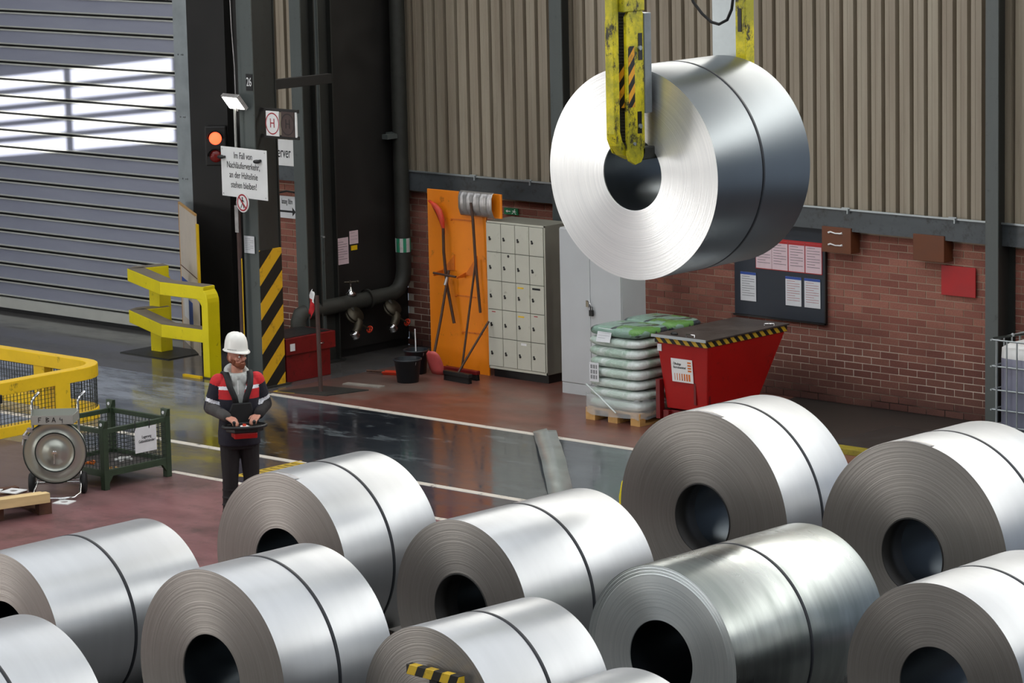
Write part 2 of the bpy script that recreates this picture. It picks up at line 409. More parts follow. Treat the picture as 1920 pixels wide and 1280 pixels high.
def link(name, me, parent=None, loc=None, rot=None):
    o = bpy.data.objects.new(name, me); COL.objects.link(o)
    if parent: o.parent = parent
    if loc: o.location = loc
    if rot: o.rotation_euler = rot
    return o
def P(name, mb, mats, parent=None, bevel=0, label=None, loc=None, rot=None, kind=None):
    o = link(name, mb.mesh(name, mats), parent, loc, rot)
    if bevel:
        m = o.modifiers.new('bevel', 'BEVEL'); m.width = bevel; m.segments = 2; m.limit_method = 'ANGLE'; m.angle_limit = radians(50)
    if label: o['label'] = label
    if kind: o['kind'] = kind
    return o
def tag(o, label, cat, group=None):
    o['label'] = label; o['category'] = cat
    if group: o['group'] = group
    return o
def T(name, label, cat, loc=(0, 0, 0), rz=0, group=None):
    o = bpy.data.objects.new(name, None); COL.objects.link(o); o.empty_display_size = .1
    o.location = loc; o.rotation_euler = (0, 0, rz); return tag(o, label, cat, group)
def S(name, mb, mats, parent=None):
    o = P(name, mb, mats, parent)
    if not parent: o['kind'] = 'structure'
    return o
def B(*a): return MB().box(*a)
def text(name, s, size, mat, parent, loc, rot=(pi/2, 0, 0), align='CENTER', sx=1., depth=.0008, space=1.):
    cu = bpy.data.curves.new(name, 'FONT'); cu.body = s; cu.size = size; cu.align_x = align; cu.extrude = depth
    cu.space_line = space; cu.align_y = 'CENTER'
    tmp = bpy.data.objects.new('tmp', cu); COL.objects.link(tmp)
    dg = bpy.context.evaluated_depsgraph_get(); me = bpy.data.meshes.new_from_object(tmp.evaluated_get(dg))
    bpy.data.objects.remove(tmp); me.materials.clear(); me.materials.append(M[mat] if isinstance(mat, str) else mat)
    o = link(name, me, parent, loc, rot); o.scale = (sx, 1, 1); return o
def copy_tree(o, parent=None):
    c = o.copy(); COL.objects.link(c); c.parent = parent
    for ch in o.children: copy_tree(ch, c)
    return c

# ------------------------------------------------------------------ setting
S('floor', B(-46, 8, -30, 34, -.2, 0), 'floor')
S('ceiling', B(-46, 8, -30, 34, 13, 13.2), simple('roof_grey', '6d7274', .8))
hall = simple('hall_wall', '7d817f', .8, 0, .2, 1)
S('wall_left', B(-46.2, -46, -30, 34, 0, 13), hall)
S('wall_front', B(-46, 8, -30.2, -30, 0, 13), hall)
# right wall with the low window the sun comes through
mb = MB(); wy0, wy1, wz0, wz1 = -7.0, -1.93, 7.25, 8.36
mb.box(6, 6.1, -30, wy0, 0, 13); mb.box(6, 6.1, wy1, 34, 0, 13); mb.box(6, 6.1, wy0, wy1, 0, wz0); mb.box(6, 6.1, wy0, wy1, wz1, 13)
S('wall_right', mb, hall)
mb = MB(); mb.box(6.0, 6.05, -3.71, -3.63, wz0, wz1)
for k in range(1, 5): z = wz0+(wz1-wz0)*k/5; mb.box(6.0, 6.05, wy0, wy1, z-.037, z+.037)
S('window_1', mb, 'column_paint')

# --- back wall: brick plinth, girder, cladding sheets
wall = S('wall_back', B(-31.3, -19, 31.606, 31.85, 0, 13), 'mortar')
wside = S('wall_door_side', MB().box(-33.9, -31.36, 30.306, 30.5, 0, 13).box(-46, -33.9, 30.42, 30.6, 4.9, 13).box(-46, -42, 30.42, 30.6, 0, 4.9), 'mortar')
BL, BH = .26, .0842
bm_ = MB().box(-.124, .124, 0, .012, 0, .0735)
brick_mesh = bm_.mesh('brick', 'brick')
half_mesh = MB().box(-.06, .06, 0, .012, 0, .0735).mesh('brick_half', 'brick')
cells = []
for r in range(24):
    z = r*BH+.005
    k = 0; x = -31.2+(.13 if r % 2 else 0)
    while x < -19.3:
        cells.append((x, z)); x += BL
def prio(c):
    x, z = c
    if x < -26.3 or x > -20.9: return -5-abs(x+23)
    if x < -25.0 and z < 1.15: return -3
    return 1+(x+26)*.1+z*.1 if z > .0 else 0
cells.sort(key=prio, reverse=True)
rest = MB()
for i, (x, z) in enumerate(cells):
    j = random.uniform(-.0025, .0025)
    if i < 300:
        o = link('brick', brick_mesh, wall, (x, 31.600+j, z)); o.rotation_euler = (0, random.uniform(-.008, .008), random.uniform(-.008, .008))
    else:
        rest.box(x-.124, x+.124, 31.600+j, 31.612, z, z+.0735)
P('brickwork', rest, 'brick', wall, kind='stuff')
for r in range(27):
    z = r*BH+.005; x = -33.75+(.13 if r % 2 else 0)
    while x < -31.5:
        j = random.uniform(-.0025, .0025)
        o = link('brick', brick_mesh, wside, (x, 30.300+j, z)); x += BL
def sheet(x0, n, pitch, yb, z0, z1, parent, depth=.10):
    prof = []
    for k in range(n):
        a = x0+k*pitch
        prof += [(a, 0), (a+.034, 0), (a+.046, -depth), (a+.100, -depth), (a+.104, -depth+.004), (a+.126, -depth+.004), (a+.130, -depth), (a+pitch-.010, -depth)]
    prof.append((x0+n*pitch+.01, 0))
    vs = [(x, yb+y, z0) for x, y in prof]+[(x, yb+y, z1) for x, y in prof]
    m = len(prof); mb = MB().add(vs, [(i, i+1, m+i+1, m+i) for i in range(m-1)])
    return P('cladding_sheet', mb, 'cladding', parent)
xx = -31.22; i = 0
while xx < -20.0:
    sheet(xx, 5, .197, 31.59-(i % 2)*.004, 2.30, 7.5, wall); xx += 5*.197; i += 1
sheet(-32.58, 6, .197, 30.29, 2.45, 7.5, wside)
# girder channels and rails
mb = MB(); mb.box(-31.28, -19, 31.44, 31.45, 2.06, 2.31); mb.box(-31.28, -19, 31.45, 31.58, 2.29, 2.31); mb.box(-31.28, -19, 31.45, 31.6, 2.06, 2.075)
S('trim_1', mb, 'girder')
S('trim_2', B(-31.28, -19, 31.42, 31.438, 2.305, 2.325), 'galv')
mb = MB(); mb.box(-32.6, -31.4, 30.14, 30.15, 2.26, 2.45); mb.box(-32.6, -31.4, 30.15, 30.29, 2.44, 2.455)
S('trim_3', mb, 'girder')
for x in (-29.9, -28.95, -24.0, -22.5):
    tag(P('girder_clip', MB().box(x-.06, x+.05, 31.405, 31.42, 2.325, 2.34).box(x+.02, x+.035, 31.395, 31.42, 2.27, 2.33), 'galv'),
        {-29.9: 'small bright clip on the girder above the orange tool board', -28.95: 'small bright clip on the girder above the lockers',
         -24.0: 'small bright clip on the girder above the brown box with white marks', -22.5: 'small bright clip on the girder above the red plate'}[x], 'clip', 'clips on the girder')
# black side panel between door wall and back wall
S('wall_side_panel', B(-31.42, -31.3, 30.24, 31.6, .1, 13), 'black_steel')
S('trim_4', B(-31.40, -31.32, 30.26, 31.6, 0, .1), 'black')
S('wall_portal', MB().box(-33.87, -33.12, 30.22, 30.30, 0, 13).box(-33.12, -32.6, 30.26, 30.30, 0, 13).box(-33.1, -33.06, 30.14, 30.26, 0, 13), 'black_steel')

# --- roller door
door = S('door_1', MB().box(-42.2, -34.1, 30.40, 30.42, .05, 5.2), 'black')
zz0 = .198-.235
prof = [(0.0, .0065), (0, .168), (-.020, .176), (-.022, .194), (-.016, .196), (.04, .197), (.04, .222), (-.012, .224), (-.015, .238), (0, .243)]
m = len(prof)
vs = [(-42.2, y, z) for y, z in prof]+[(-34.16, y, z) for y, z in prof]
mbs = MB().add(vs[:m*2], [(i, i+1, m+i+1, m+i) for i in range(m-1)])
mbs.mi = [0, 1, 1, 1, 2, 2, 2, 1, 1]
slat_me = mbs.mesh('door_slat', ['slat', 'slat_lip', 'black'])
for k in range(1, 21): link('door_slat', slat_me, door, (0, 30.30, -.018+.2365*k-.2365+.018))
P('bottom_bar', MB().box(-42.2, -34.16, 30.27, 30.33, .05, .20), 'slat_lip', door)
P('gap_strip', B(-42.2, -34.16, 30.26, 30.34, .0, .055), 'rubber', door)  # black strip standing in for the shadow gap under the door
g = P('guide_rail', MB().box(-34.16, -34.03, 30.235, 30.31, .0, 6).box(-34.025, -33.88, 30.225, 30.31, 0, 6), 'galv', door)
for k in range(7):
    z = .5+k*.82; P('rail_bolt', MB().cyl((-34.07, 30.225, z), (-34.07, 30.24, z), .012, n=8).cyl((-33.97, 30.215, z), (-33.97, 30.23, z), .012, n=8).cyl((-34.0, 30.215, z), (-34.0, 30.23, z), .008, n=6), 'chrome', g)

# --- floor markings
def strip(n_, x0, y0, x1, y1, w, mat, z=.004):
    d = Vector((x1-x0, y1-y0, 0)).normalized(); s_ = Vector((-d.y, d.x, 0))*w/2
    k = [(x0-s_.x, y0-s_.y), (x1-s_.x, y1-s_.y), (x1+s_.x, y1+s_.y), (x0+s_.x, y0+s_.y)]
    mb = MB().prism(k, 0, z, 'XY'); S(n_, mb, mat)
strip('trim_5', -30.15, 28.02, -18, 28.13, .1, 'line_white')
strip('trim_6', -33.5, 25.28, -18, 25.42, .1, 'line_white')
strip('trim_7', -27.6, 24.17, -18, 24.3, .085, 'line_white')
strip('trim_8', -30.25, 28.2, -29.95, 28.27, .08, 'line_yellow')
mb = MB()
for k in range(9):
    y = 24.42+k*.105; mb.prism([(-26.88, y), (-26.66, y+.05), (-26.66, y+.12), (-26.88, y+.07)], 0, .0045, 'XY')
mb.box(-26.9, -26.87, 24.38, 25.42, 0, .0045)
tag(P('hazard_marking', mb, 'line_yellow'), 'yellow hatched marking painted on the floor behind the worker', 'marking')

# --- H-section columns
def hcol(name, label, x0, x1, yf, depth, h=9, mat='column_paint', z0=0):
    t = T(name, label, 'column', ((x0+x1)/2, yf, z0)); w = (x1-x0)/2
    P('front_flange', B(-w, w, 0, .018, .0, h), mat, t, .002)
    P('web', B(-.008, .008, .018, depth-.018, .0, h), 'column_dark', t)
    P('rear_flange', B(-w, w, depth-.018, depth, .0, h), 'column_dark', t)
    P('base_plate', B(-w-.05, w+.05, -.05, depth+.05, 0, .02), 'column_dark', t)
    return t
hcol('steel_column', 'grey steel column on the back wall at the right edge, beside the caged tank', -21.95, -21.78, 31.25, .34)
hcol('steel_column', 'grey steel column behind the lockers and the hanging coil', -28.41, -28.21, 31.25, .34)
c26 = hcol('steel_column', 'free-standing grey column with number plate 26 and striped foot', -30.74, -30.48, 28.22, .38)
P('striped_guard', B(.118, .136, .005, .375, 0, 1.70), 'hazard', c26, .003, 'yellow and black striped guard plate')
P('side_plate', B(.112, .118, .02, .36, 1.70, 9), 'column_dark', c26)
nb = P('number_plate', B(.02, .128, -.012, 0, 3.64, 3.84), 'black', c26, 0, 'black plate with white number 26')
text('lettering', '26', .15, 'white', nb, (.074, -.0135, 3.74), sx=.62)
c2 = hcol('steel_column', 'grey steel column at the left edge of the black panel, above the red crate', -31.22, -31.03, 29.55, .25)
c3 = hcol('steel_column', 'narrow second grey column standing right of its twin by the black panel', -31.3, -31.14, 29.95, .25)
P('bracket', MB().box(.08, .16, -.09, -.05, 1.62, 1.64).cyl((.1, -.1, 1.55), (.1, -.1, 1.75), .012), 'galv', c3)
tag(P('tie_beam', MB().box(-30.58, -30.50, 28.60, 29.56, 3.62, 3.74), 'black_steel', None, .004), 'short dark tie beam joining the column with plate 26 to the next column', 'beam')

# H stop signs
def hsign(label, x0, y, plate, ink, w=.225):
    t = T('stop_sign', label, 'sign', (x0, y, 3.1))
    P('plate', B(0, w, 0, .012, .0, .30), plate, t, .003)
    mb = MB(); n = 40; vs = []
    for k in range(n):
        a = 2*pi*k/n
        for rr in (.105, .118): vs.append((w/2+rr*cos(a), -.002, .15+rr*1.12*sin(a)))
    mb.add(vs, [(2*k, 2*k+1, (2*k+3) % (2*n), (2*k+2) % (2*n)) for k in range(n)])
    P('ring', mb, ink, t)
    text('lettering', 'H', .16, ink, t, (w/2, -.002, .15), sx=.8)
    return t
hs1 = hsign('white square sign with red ringed letter H beside the column with plate 26', -30.36, 28.3, 'white', 'red_ink')
hsign('brown square sign with faint ringed letter H', -30.115, 28.32, simple('sign_brown', '4a3a36', .6), simple('ink_brown', '2e2422', .6))  # same sign with a darker brown plate and ink
tag(P('sign_edge', B(-29.875, -29.855, 28.32, 28.34, 3.1, 3.4), 'white'), 'narrow white sign edge right of the two ringed H signs', 'sign')
P('arm', MB().box(-.12, .52, .035, .06, .29, .33), 'black_steel', hs1); P('arm', MB().box(-.12, .52, .035, .06, -.03, .01), 'black_steel', hs1)
# wall signs on door side wall
t = T('wall_sign', 'white wall sign reading erver, half hidden behind the columns', 'sign', (-32.6, 30.13, 2.45))
P('plate', B(0, .9, 0, .012, 0, .335), 'white', t, .002)
text('lettering', 'erver', .20, 'ink', t, (.475, -.002, .165), align='LEFT', sx=.56)
t = T('wall_sign', 'white load limit sign with black arrow on the brick', 'sign', (-32.6, 30.27, 1.75))
P('plate', B(0, .9, 0, .012, 0, .285), 'paper', t, .002)
text('lettering', 'lastung 10t/m', .10, 'ink', t, (.375, -.002, .215), align='LEFT', sx=.37)
P('arrow', MB().box(.2, .57, -.002, 0, .075, .10).prism([(.57, .03), (.57, .145), (.63, .0875)], -.002, 0), 'ink', t)
tag(P('cable', MB().tube([(-32.33, 30.2, 2.1), (-32.15, 30.15, 2.09), (-31.95, 30.1, 2.13), (-31.8, 30.1, 2.12)], .012, 6), 'rubber'), 'black cable crossing the brick above the load limit sign', 'cable')

# --- sign post with floodlight
post = T('sign_post', 'brown post with silver top standing in front of the column with plate 26', 'post', (-30.71, 28.12, 0))
P('pole', MB().cyl((0, 0, 0), (0, 0, 2.3), .028, n=12), 'pole_brown', post)
P('upper_pole', MB().cyl((0, 0, 2.3), (0, 0, 3.42), .016, n=10), 'pole_silver', post)
P('edge_strip', B(.026, .033, -.004, .008, .35, 1.6), 'amber_paint', post)
P('reflector', B(-.03, .03, -.034, -.026, 1.92, 2.25), 'alu', post)
P('base_plate', B(-.12, .12, -.1, .1, 0, .015), 'column_dark', post)
sg = T('warning_sign', 'white warning sign in German text hanging on the post', 'sign', (-30.875, 28.02, 2.37), radians(-5))
P('plate', B(0, .885, 0, .012, 0, .60), 'white', sg, .002)
text('lettering', 'Im Fall von\nNachläuferverkehr,\nan der Haltelinie\nstehen bleiben!', .112, 'ink', sg, (.435, -.002, .325), sx=.74, space=1.06)
for x in (.05, .75): P('lamp_clip', MB().sphere((x, -.04, .475+(.0 if x < .5 else -.01)), (.055, .04, .025), 12, 6).cyl((x+.03, -.03, .475), (x+.03, 0, .475), .015, n=8), 'black', sg)
for x in (.03, .855):
    for z in (.03, .57): P('screw', MB().cyl((x, -.003, z), (x, 0, z), .008, n=8), 'alu', sg)
ps = T('prohibition_sign', 'round no pedestrians sign with red ring below the white warning sign', 'sign', (-30.46, 27.97, 2.315), radians(-5))
P('disc', MB().cyl((0, .006, 0), (0, -.004, 0), .118, n=40), 'white', ps)
mb = MB(); n = 40; vs = []
for k in range(n):
    a = 2*pi*k/n
    for rr in (.085, .104): vs.append((rr*cos(a), -.0055, rr*sin(a)))
mb.add(vs, [(2*k, 2*k+1, (2*k+3) % (2*n), (2*k+2) % (2*n)) for k in range(n)])
mb.prism([(-.072, .058), (-.058, .072), (.072, -.058), (.058, -.072)], -.0062, -.0052)
P('ring', mb, 'red_ink', ps)
P('pictogram', MB().cyl((0, -.0045, .055), (0, -.0052, .055), .013, n=12).prism([(-.012, .04), (.012, .04), (.01, -.01), (-.01, -.01)], -.005, -.0042)
  .prism([(-.01, -.01), (.002, -.01), (-.03, -.07), (-.042, -.066)], -.005, -.0042).prism([(-.002, -.01), (.01, -.01), (.032, -.066), (.02, -.07)], -.005, -.0042)
  .prism([(-.012, .035), (-.035, .005), (-.028, .0), (-.008, .022)], -.005, -.0042).prism([(.012, .035), (.036, .008), (.03, .002), (.008, .022)], -.005, -.0042), 'ink', ps)
fl = T('floodlight', 'lit square floodlight on top of the sign post', 'lamp', (-30.71, 28.10, 3.49), radians(-6))
R_ = Matrix.Rotation(radians(38), 4, 'X')
mb = MB(); mb.T = R_; mb.box(-.165, .165, 0, .05, -.11, .11); P('housing', mb, 'alu', fl, .006)
mb = MB(); mb.T = R_; mb.box(-.145, .145, -.004, 0, -.09, .09); P('lamp_glass', mb, 'lamp_white', fl)
P('bracket', MB().cyl((0, .06, -.1), (0, .03, .03), .012, n=8), 'alu', fl)
tag(P('cable', MB().tube([(-30.71, 28.14, 3.45), (-30.72, 28.15, 3.9), (-30.74, 28.14, 4.4), (-30.76, 28.14, 5.2)], .006, 6), 'alu'), 'thin pale cable rising from the floodlight', 'cable')
# traffic light
tl = T('traffic_light', 'signal with lit red lamp on the dark portal beside the roller door', 'traffic light', (-33.14, 30.02, 2.4), radians(38))
P('bracket', MB().box(-.05, .05, -.02, .24, .2, .3), 'black_steel', tl)
P('housing', B(-.14, .14, -.14, 0, 0, .52), 'black_steel', tl, .02)
for zc, mt, nm in ((.36, 'lamp_red', 'lit_lens'), (.13, 'lens_red_off', 'dark_lens')):
    P(nm, MB().sphere((0, -.13, zc), (.085, .04, .085), 24, 14), mt, tl)
    v = []
    for k in range(17):
        a = pi*k/16
        for rr, yy in ((.1, -.14), (.1, -.20+.02*sin(a))): v.append((rr*cos(a), yy, zc+rr*sin(a)))
    P('visor', MB().add(v, [(2*k, 2*k+1, 2*k+3, 2*k+2) for k in range(16)], True), 'black', tl)

# papers on column and panel
def paper(name, label, x, y, z, w, h, mat='paper', rz=0, header=None, lines=6, cat='paper', ink='ink', group=None):
    t = T(name, label, cat, (x, y, z), rz, group)
    P('sheet', B(0, w, 0, .003, 0, h), mat, t)
    if header: P('header', B(0, w, -.002, 0, h*.91, h), header, t)
    mb = MB()
    for k in range(lines):
        zz = h*.84-k*h*.74/lines; mb.box(w*.1, w*(.9 if k % 3 else .6), -.0015, 0, zz, zz+h*.012)
    if lines: P('printed_lines', mb, ink, t)
    return t
paper('notice_sheet', 'white printed sheet taped on the column above the stripes', -30.71, 28.2, 1.66, .18, .21, lines=7)
paper('notice_sheet', 'large pinkish sheet on the black panel', -31.29, 30.31, 1.2, .22, .34, 'paper_pink', pi/2, lines=8)
paper('notice_sheet', 'smaller pale sheet on the black panel, upper right', -31.29, 30.555, 1.44, .155, .17, 'paper_pink', pi/2, lines=3)
tag(P('sticker', B(-31.296, -31.29, 30.58, 30.69, 1.36, 1.42), 'amber_paint'), 'small yellow sticker on the black panel below the small sheet', 'sticker')

# --- wall pipe with two hydrant outlets
pipe = T('riser_pipe', 'thick dark pipe running down the corner and bending along the black panel', 'pipe', (-31.12, 31.35, 0))
P('pipe_run', MB().tube([(0, 0, 9), (0, 0, 2), (0, 0, 1.02), (0, -.03, .9), (0, -.1, .80), (0, -.22, .745), (0, -.6, .735), (0, -1.2, .725), (0, -1.75, .715), (0, -1.86, .69), (0, -1.9, .6), (0, -1.9, .5)], .1, 20), 'pipe_dark', pipe)
P('pipe_label', MB().lathe([(.102, 1.27), (.102, 1.45)], 20, 'Z'), stripes('pipe_band', '2f9a72', 'd8d8d4', .12, (1, 1, 0), .5, 'a3303a'), pipe, 0, 'green, white and red band')
P('pipe_clamp', MB().box(-.13, .0, -.13, .13, 2.74, 2.82).box(-.05, .05, -.28, -.1, 2.75, 2.81), 'column_paint', pipe)
P('flange', MB().lathe([(.13, -.7), (.13, -.66)], 20, 'Y', (0, 0, .735)), 'pipe_dark', pipe)
def hydrant(label, y, red=True):
    t = T('hydrant_valve', label, 'valve', (-31.02, y, .5), 0, 'valves on the wall pipe')
    P('neck', MB().cyl((-.08, 0, .20), (.02, 0, .02), .055, .06, 14), 'pipe_dark', t)
    mb = MB(); mb.T = Matrix.Translation((.0, 0, .07)) @ Matrix.Rotation(radians(50), 4, 'Y'); mb.lathe([(0, -.015), (.12, -.015), (.12, .015), (0, .015)], 20, 'Z'); mb.T = mb.T @ Matrix.Translation((0, 0, .05)); mb.lathe([(0, -.015), (.12, -.015), (.12, .01), (0, .01)], 20, 'Z'); P('flange', mb, 'brass', t)
    mb = MB(); mb.tube([(.02, 0, .04), (.09, -.0, -.01), (.12, -.05, -.07), (.12, -.09, -.12)], [.05, .06, .055, .05], 12); P('body', mb, 'brass', t)
    mb = MB(); mb.T = Matrix.Translation((.125, -.11, -.14)) @ Matrix.Rotation(radians(35), 4, 'X'); mb.lathe([(0, -.05), (.055, -.05), (.06, -.03), (.05, -.01), (.06, .01), (.055, .04), (0, .04)], 18, 'Z'); P('coupling', mb, 'chrome', t)
    if red:
        mb = MB(); mb.cyl((.1, .03, -.03), (.12, .14, -.1), .014, n=8); P('stem', mb, 'brass', t)
        mb = MB(); mb.T = Matrix.Translation((.125, .16, -.11)) @ Matrix.Rotation(radians(60), 4, 'X')
        mb.lathe([(.035, -.008), (.05, -.008), (.05, .008), (.035, .008)], 16, 'Z', closed=True); mb.box(-.045, .045, -.006, .006, -.005, .005); mb.box(-.006, .006, -.045, .045, -.005, .005); P('handwheel', mb, 'tool_red', t)
hydrant('left hydrant valve with bright cap and red wheel under the wall pipe', 30.32)
hydrant('right hydrant valve with bright cap under the wall pipe near the corner', 31.0)
tv = T('gate_valve', 'chrome valve with cross handle on top of the wall pipe', 'valve', (-31.12, 30.38, .82))
P('bonnet', MB().lathe([(0, 0), (.075, 0), (.07, .035), (.03, .06), (.02, .11), (0, .11)], 16, 'Z'), 'chrome', tv)
P('spindle', MB().cyl((0, 0, .1), (0, 0, .19), .012, n=8), 'chrome', tv)
P('cross_handle', MB().cyl((-.05, -.06, .17), (.05, .08, .17), .012, n=8).cyl((-.06, .05, .17), (.05, -.04, .17), .012, n=8).sphere((.05, .08, .17), .022), 'brass', tv)

# red crate by column
rb = T('red_crate', 'red steel crate on the floor behind the column with plate 26', 'crate', (-30.5, 28.64, 0))
P('lower_body', B(-.55, -.03, .03, .78, 0, .34), 'red_dark', rb, .006)
P('upper_body', B(-.6, 0, 0, .85, .34, .55), 'red_dark', rb, .008)
P('inner_floor', B(-.56, -.04, .04, .80, .551, .556), 'black', rb)
P('label_plate', B(.0, .004, .07, .15, .39, .48), 'paper', rb)
P('handle', MB().tube([(.0, .55, .43), (.03, .56, .43), (.03, .62, .43), (0, .63, .43)], .008, 6), 'chrome', rb)

# flag pole stand
fp = T('flag_stand', 'rusty pole on a flat base with a red and white flag', 'stand', (-29.74, 28.48, 0))
P('base_plate', MB().prism([(-.45, -.3), (.25, -.15), (.4, .42), (-.25, .28)], 0, .012, 'XY'), 'column_dark', fp)
P('pole', MB().cyl((0, 0, 0), (-.02, 0, 1.18), .026, n=12), 'pole_brown', fp)
mb = MB(); vs = []; fs = []
for j in range(9):
    for i in range(4):
        t_ = j/8; w = .03+.05*sin(pi*min(1, t_*1.1)); vs.append((-.05-.03*t_*2+(i/3-.5)*w, -.03-.02*sin(i*2+j), 1.26-.30*t_-.02*i))
for j in range(8):
    for i in range(3): fs.append((j*4+i, j*4+i+1, j*4+5+i, j*4+4+i))
mb.add(vs, fs, True); mb.mi = [1 if f[0]//4 < 3 else 0 for f in mb.f]
o = P('flag', mb, ['red_cloth', 'white'], fp); o.modifiers.new('s', 'SOLIDIFY').thickness = .006

# --- leaning plywood board by the door
lb = T('plywood_board', 'pale plywood board with a blue poster leaning by the roller door', 'board', (-34.05, 30.12, 0), radians(-33))
P('panel', MB().box(0, 1.38, 0, .018, 0, 1.82), 'plywood', lb)
P('seam', B(0, 1.38, -.003, 0, 1.0, 1.012), 'wood_dark', lb)
P('edge_trim', MB().box(-.02, 1.38, -.006, .022, 1.82, 1.845).box(-.02, 0, -.006, .022, 0, 1.82), 'wood', lb)
P('backing_strip', B(1.385, 1.47, .0, .03, .95, 1.72), 'amber_paint', lb)
P('poster', B(.2, .6, -.004, 0, .35, .68), 'paper', lb)
P('poster_blue', B(.6, .9, -.005, 0, .30, .62), 'blue_ink', lb)
P('poster_top', B(.05, .55, -.004, 0, .78, .86), 'blue_ink', lb)

# --- yellow barrier by the door (bent box rails on two posts)
yb = T('crash_barrier', 'bent yellow two-rail crash barrier at the right end of the roller door', 'barrier', (-31.5, 28.32, 0))
def rail(name, z, pts, w=.2, h=.165):
    P(name, MB().sweep([(x, y, z) for x, y in pts], w, h), 'yellow_paint', yb, .008)
    P('dust', MB().sweep([(x, y, z+h/2+.002) for x, y in pts[:-1]]+[(pts[-1][0]-.02, pts[-1][1], z+h/2+.002)], w*.96, .003), 'dusty_top', yb)
pts = [(-2.02, 1.02), (-2.22, .72), (-.85, .08), (-.05, .08)]
pts = [(-2.0, 1.05), (-2.12, .68), (-2.1, .62), (-.88, .08), (-.12, .1)]
rail('top_rail', 1.06, pts); rail('lower_rail', .52, pts)
pst = MB(); q = [(-.12, 1.14), (-.12, 1.1)]
# right post with rounded top corner
arc = [(-.25+.2*sin(a), .945+.2*cos(a)) for a in [radians(k*15) for k in range(7)]]
outer = [(-.32, 1.145)]+arc+[(-.05, .0)]; inner = [(-.165, .0), (-.165, .9), (-.2, .945), (-.25, .975), (-.32, .975)]
pst.prism(outer+inner, 0, .2, 'XZ'); P('post', pst, 'yellow_paint', yb, .006)
P('post', MB().box(-2.2, -2.0, .92, 1.12, 0, .98), 'yellow_paint', yb, .006)
P('foot_plate', B(-2.45, -1.5, .6, 1.3, 0, .012), 'column_dark', yb)
P('foot_plate', B(-.25, .05, -.05, .3, 0, .012), 'column_dark', yb)
tag(P('yellow_bar', MB().box(-31.95, -31.62, 28.22, 28.26, 0, .03), 'amber_paint'), 'thin yellow bar lying on the floor at the foot of the crash barrier', 'bar')

# --- mesh barrier at left
mbr = T('mesh_barrier', 'yellow box-rail barrier with black wire mesh at the left edge', 'barrier', (-30.62, 25.9, 0))
def path(off):
    r = .42; p = [(0+off, -3.3), (0+off, -r)]
    for k in range(1, 7):
        a = radians(15*k); p.append((-r+(r+off)*cos(a), -r+(r+off)*sin(a)))
    p.append((-3.5, 0+off)); return p
for z, nm in ((.565, 'top_rail'), (.06, 'bottom_rail')):
    P(nm, MB().sweep([(x, y, z) for x, y in path(-.02)], .14, .15 if z > .3 else .13), 'amber_paint', mbr, .008)
for y0 in (-.85, -2.6): P('post', B(-.09, .05, y0, y0+.22, 0, .56), 'amber_paint', mbr, .004)
for x0 in (-1.3, -2.9): P('post', B(x0, x0+.2, -.07, .07, 0, .56), 'amber_paint', mbr, .004)
P('mesh_frame', MB().box(.0, .03, -.98, -.93, .1, .5).box(0, .03, -1.06, -1.03, .1, .5), 'amber_paint', mbr)
wm = MB()
pth = [(x, y) for x, y in path(.03)]
def walk(pth, step):
    out = []; acc = 0
    for i in range(len(pth)-1):
        a = Vector(pth[i]); b = Vector(pth[i+1]); L = (b-a).length; t_ = step-acc if i else 0
        while t_ <= L: out.append(a+(b-a)*t_/L); t_ += step
        acc = (L-(t_-step))
    return out
for p in walk(pth, .05): wm.box(p.x-.003, p.x+.003, p.y-.003, p.y+.003, .11, .51)
for k in range(9):
    z = .12+k*.048; wm.tube([(x, y, z) for x, y in pth], .003, 4)
P('wire_mesh', wm, 'wire', mbr)
tag(P('latch_block', B(-30.6, -30.5, 23.9, 24.22, .42, .52), 'black', None, .01), 'black block on the near rail of the mesh barrier', 'block')

# --- mesh box (stillage)
gb = T('mesh_stillage', 'dark green wire mesh stillage box with a white sheet on its side', 'box', (-27.42, 23.08, 0))
W_, D_ = -.95, .93
for (x, y) in ((-.03, .03), (-.03, D_-.03), (W_+.03, .03), (W_+.03, D_-.03)):
    p_ = P('post', MB().box(x-.034, x+.034, y-.034, y+.034, 0, .66).frustum((x-.036, x+.036, y-.036, y+.036), (x-.055, x+.055, y-.02, y+.02), .66, .74), 'green_steel', gb, .003)
    P('lug_hole', MB().cyl((x, y-.036, .70), (x, y-.03, .70), .018, n=10), 'paper', p_)
P('top_frame', MB().box(W_, 0, 0, .04, .60, .65).box(W_, 0, D_-.04, D_, .60, .65).box(-.04, 0, 0, D_, .60, .65).box(W_, W_+.04, 0, D_, .60, .65), 'green_steel', gb, .003)
P('bottom_frame', MB().box(W_, 0, 0, .04, .14, .21).box(W_, 0, D_-.04, D_, .14, .21).box(-.04, 0, 0, D_, .14, .21).box(W_, W_+.04, 0, D_, .14, .21).prism([(.03, .14), (.12, .14), (.03, .02)], -.04, 0, 'YZ').prism([(D_-.03, .14), (D_-.12, .14), (D_-.03, .02)], -.04, 0, 'YZ'), 'green_steel', gb, .003)
P('tray', B(W_+.03, -.03, .03, D_-.03, .15, .165), 'tray_dark', gb)
mb = MB(); n_ = 18
for k in range(1, n_):
    t_ = k/n_
    for y in (.02, D_-.02): mb.box(W_*t_-.0025, W_*t_+.0025, y-.0025, y+.0025, .2, .6)
    for x in (-.02, W_+.02): mb.box(x-.0025, x+.0025, D_*t_-.0025, D_*t_+.0025, .2, .6)
for k in range(1, 9):
    z = .2+.4*k/9
    for y in (.017, D_-.023): mb.box(W_, 0, y-.0025, y+.0025, z-.0025, z+.0025)
    for x in (-.023, W_+.017): mb.box(x-.0025, x+.0025, 0, D_, z-.0025, z+.0025)
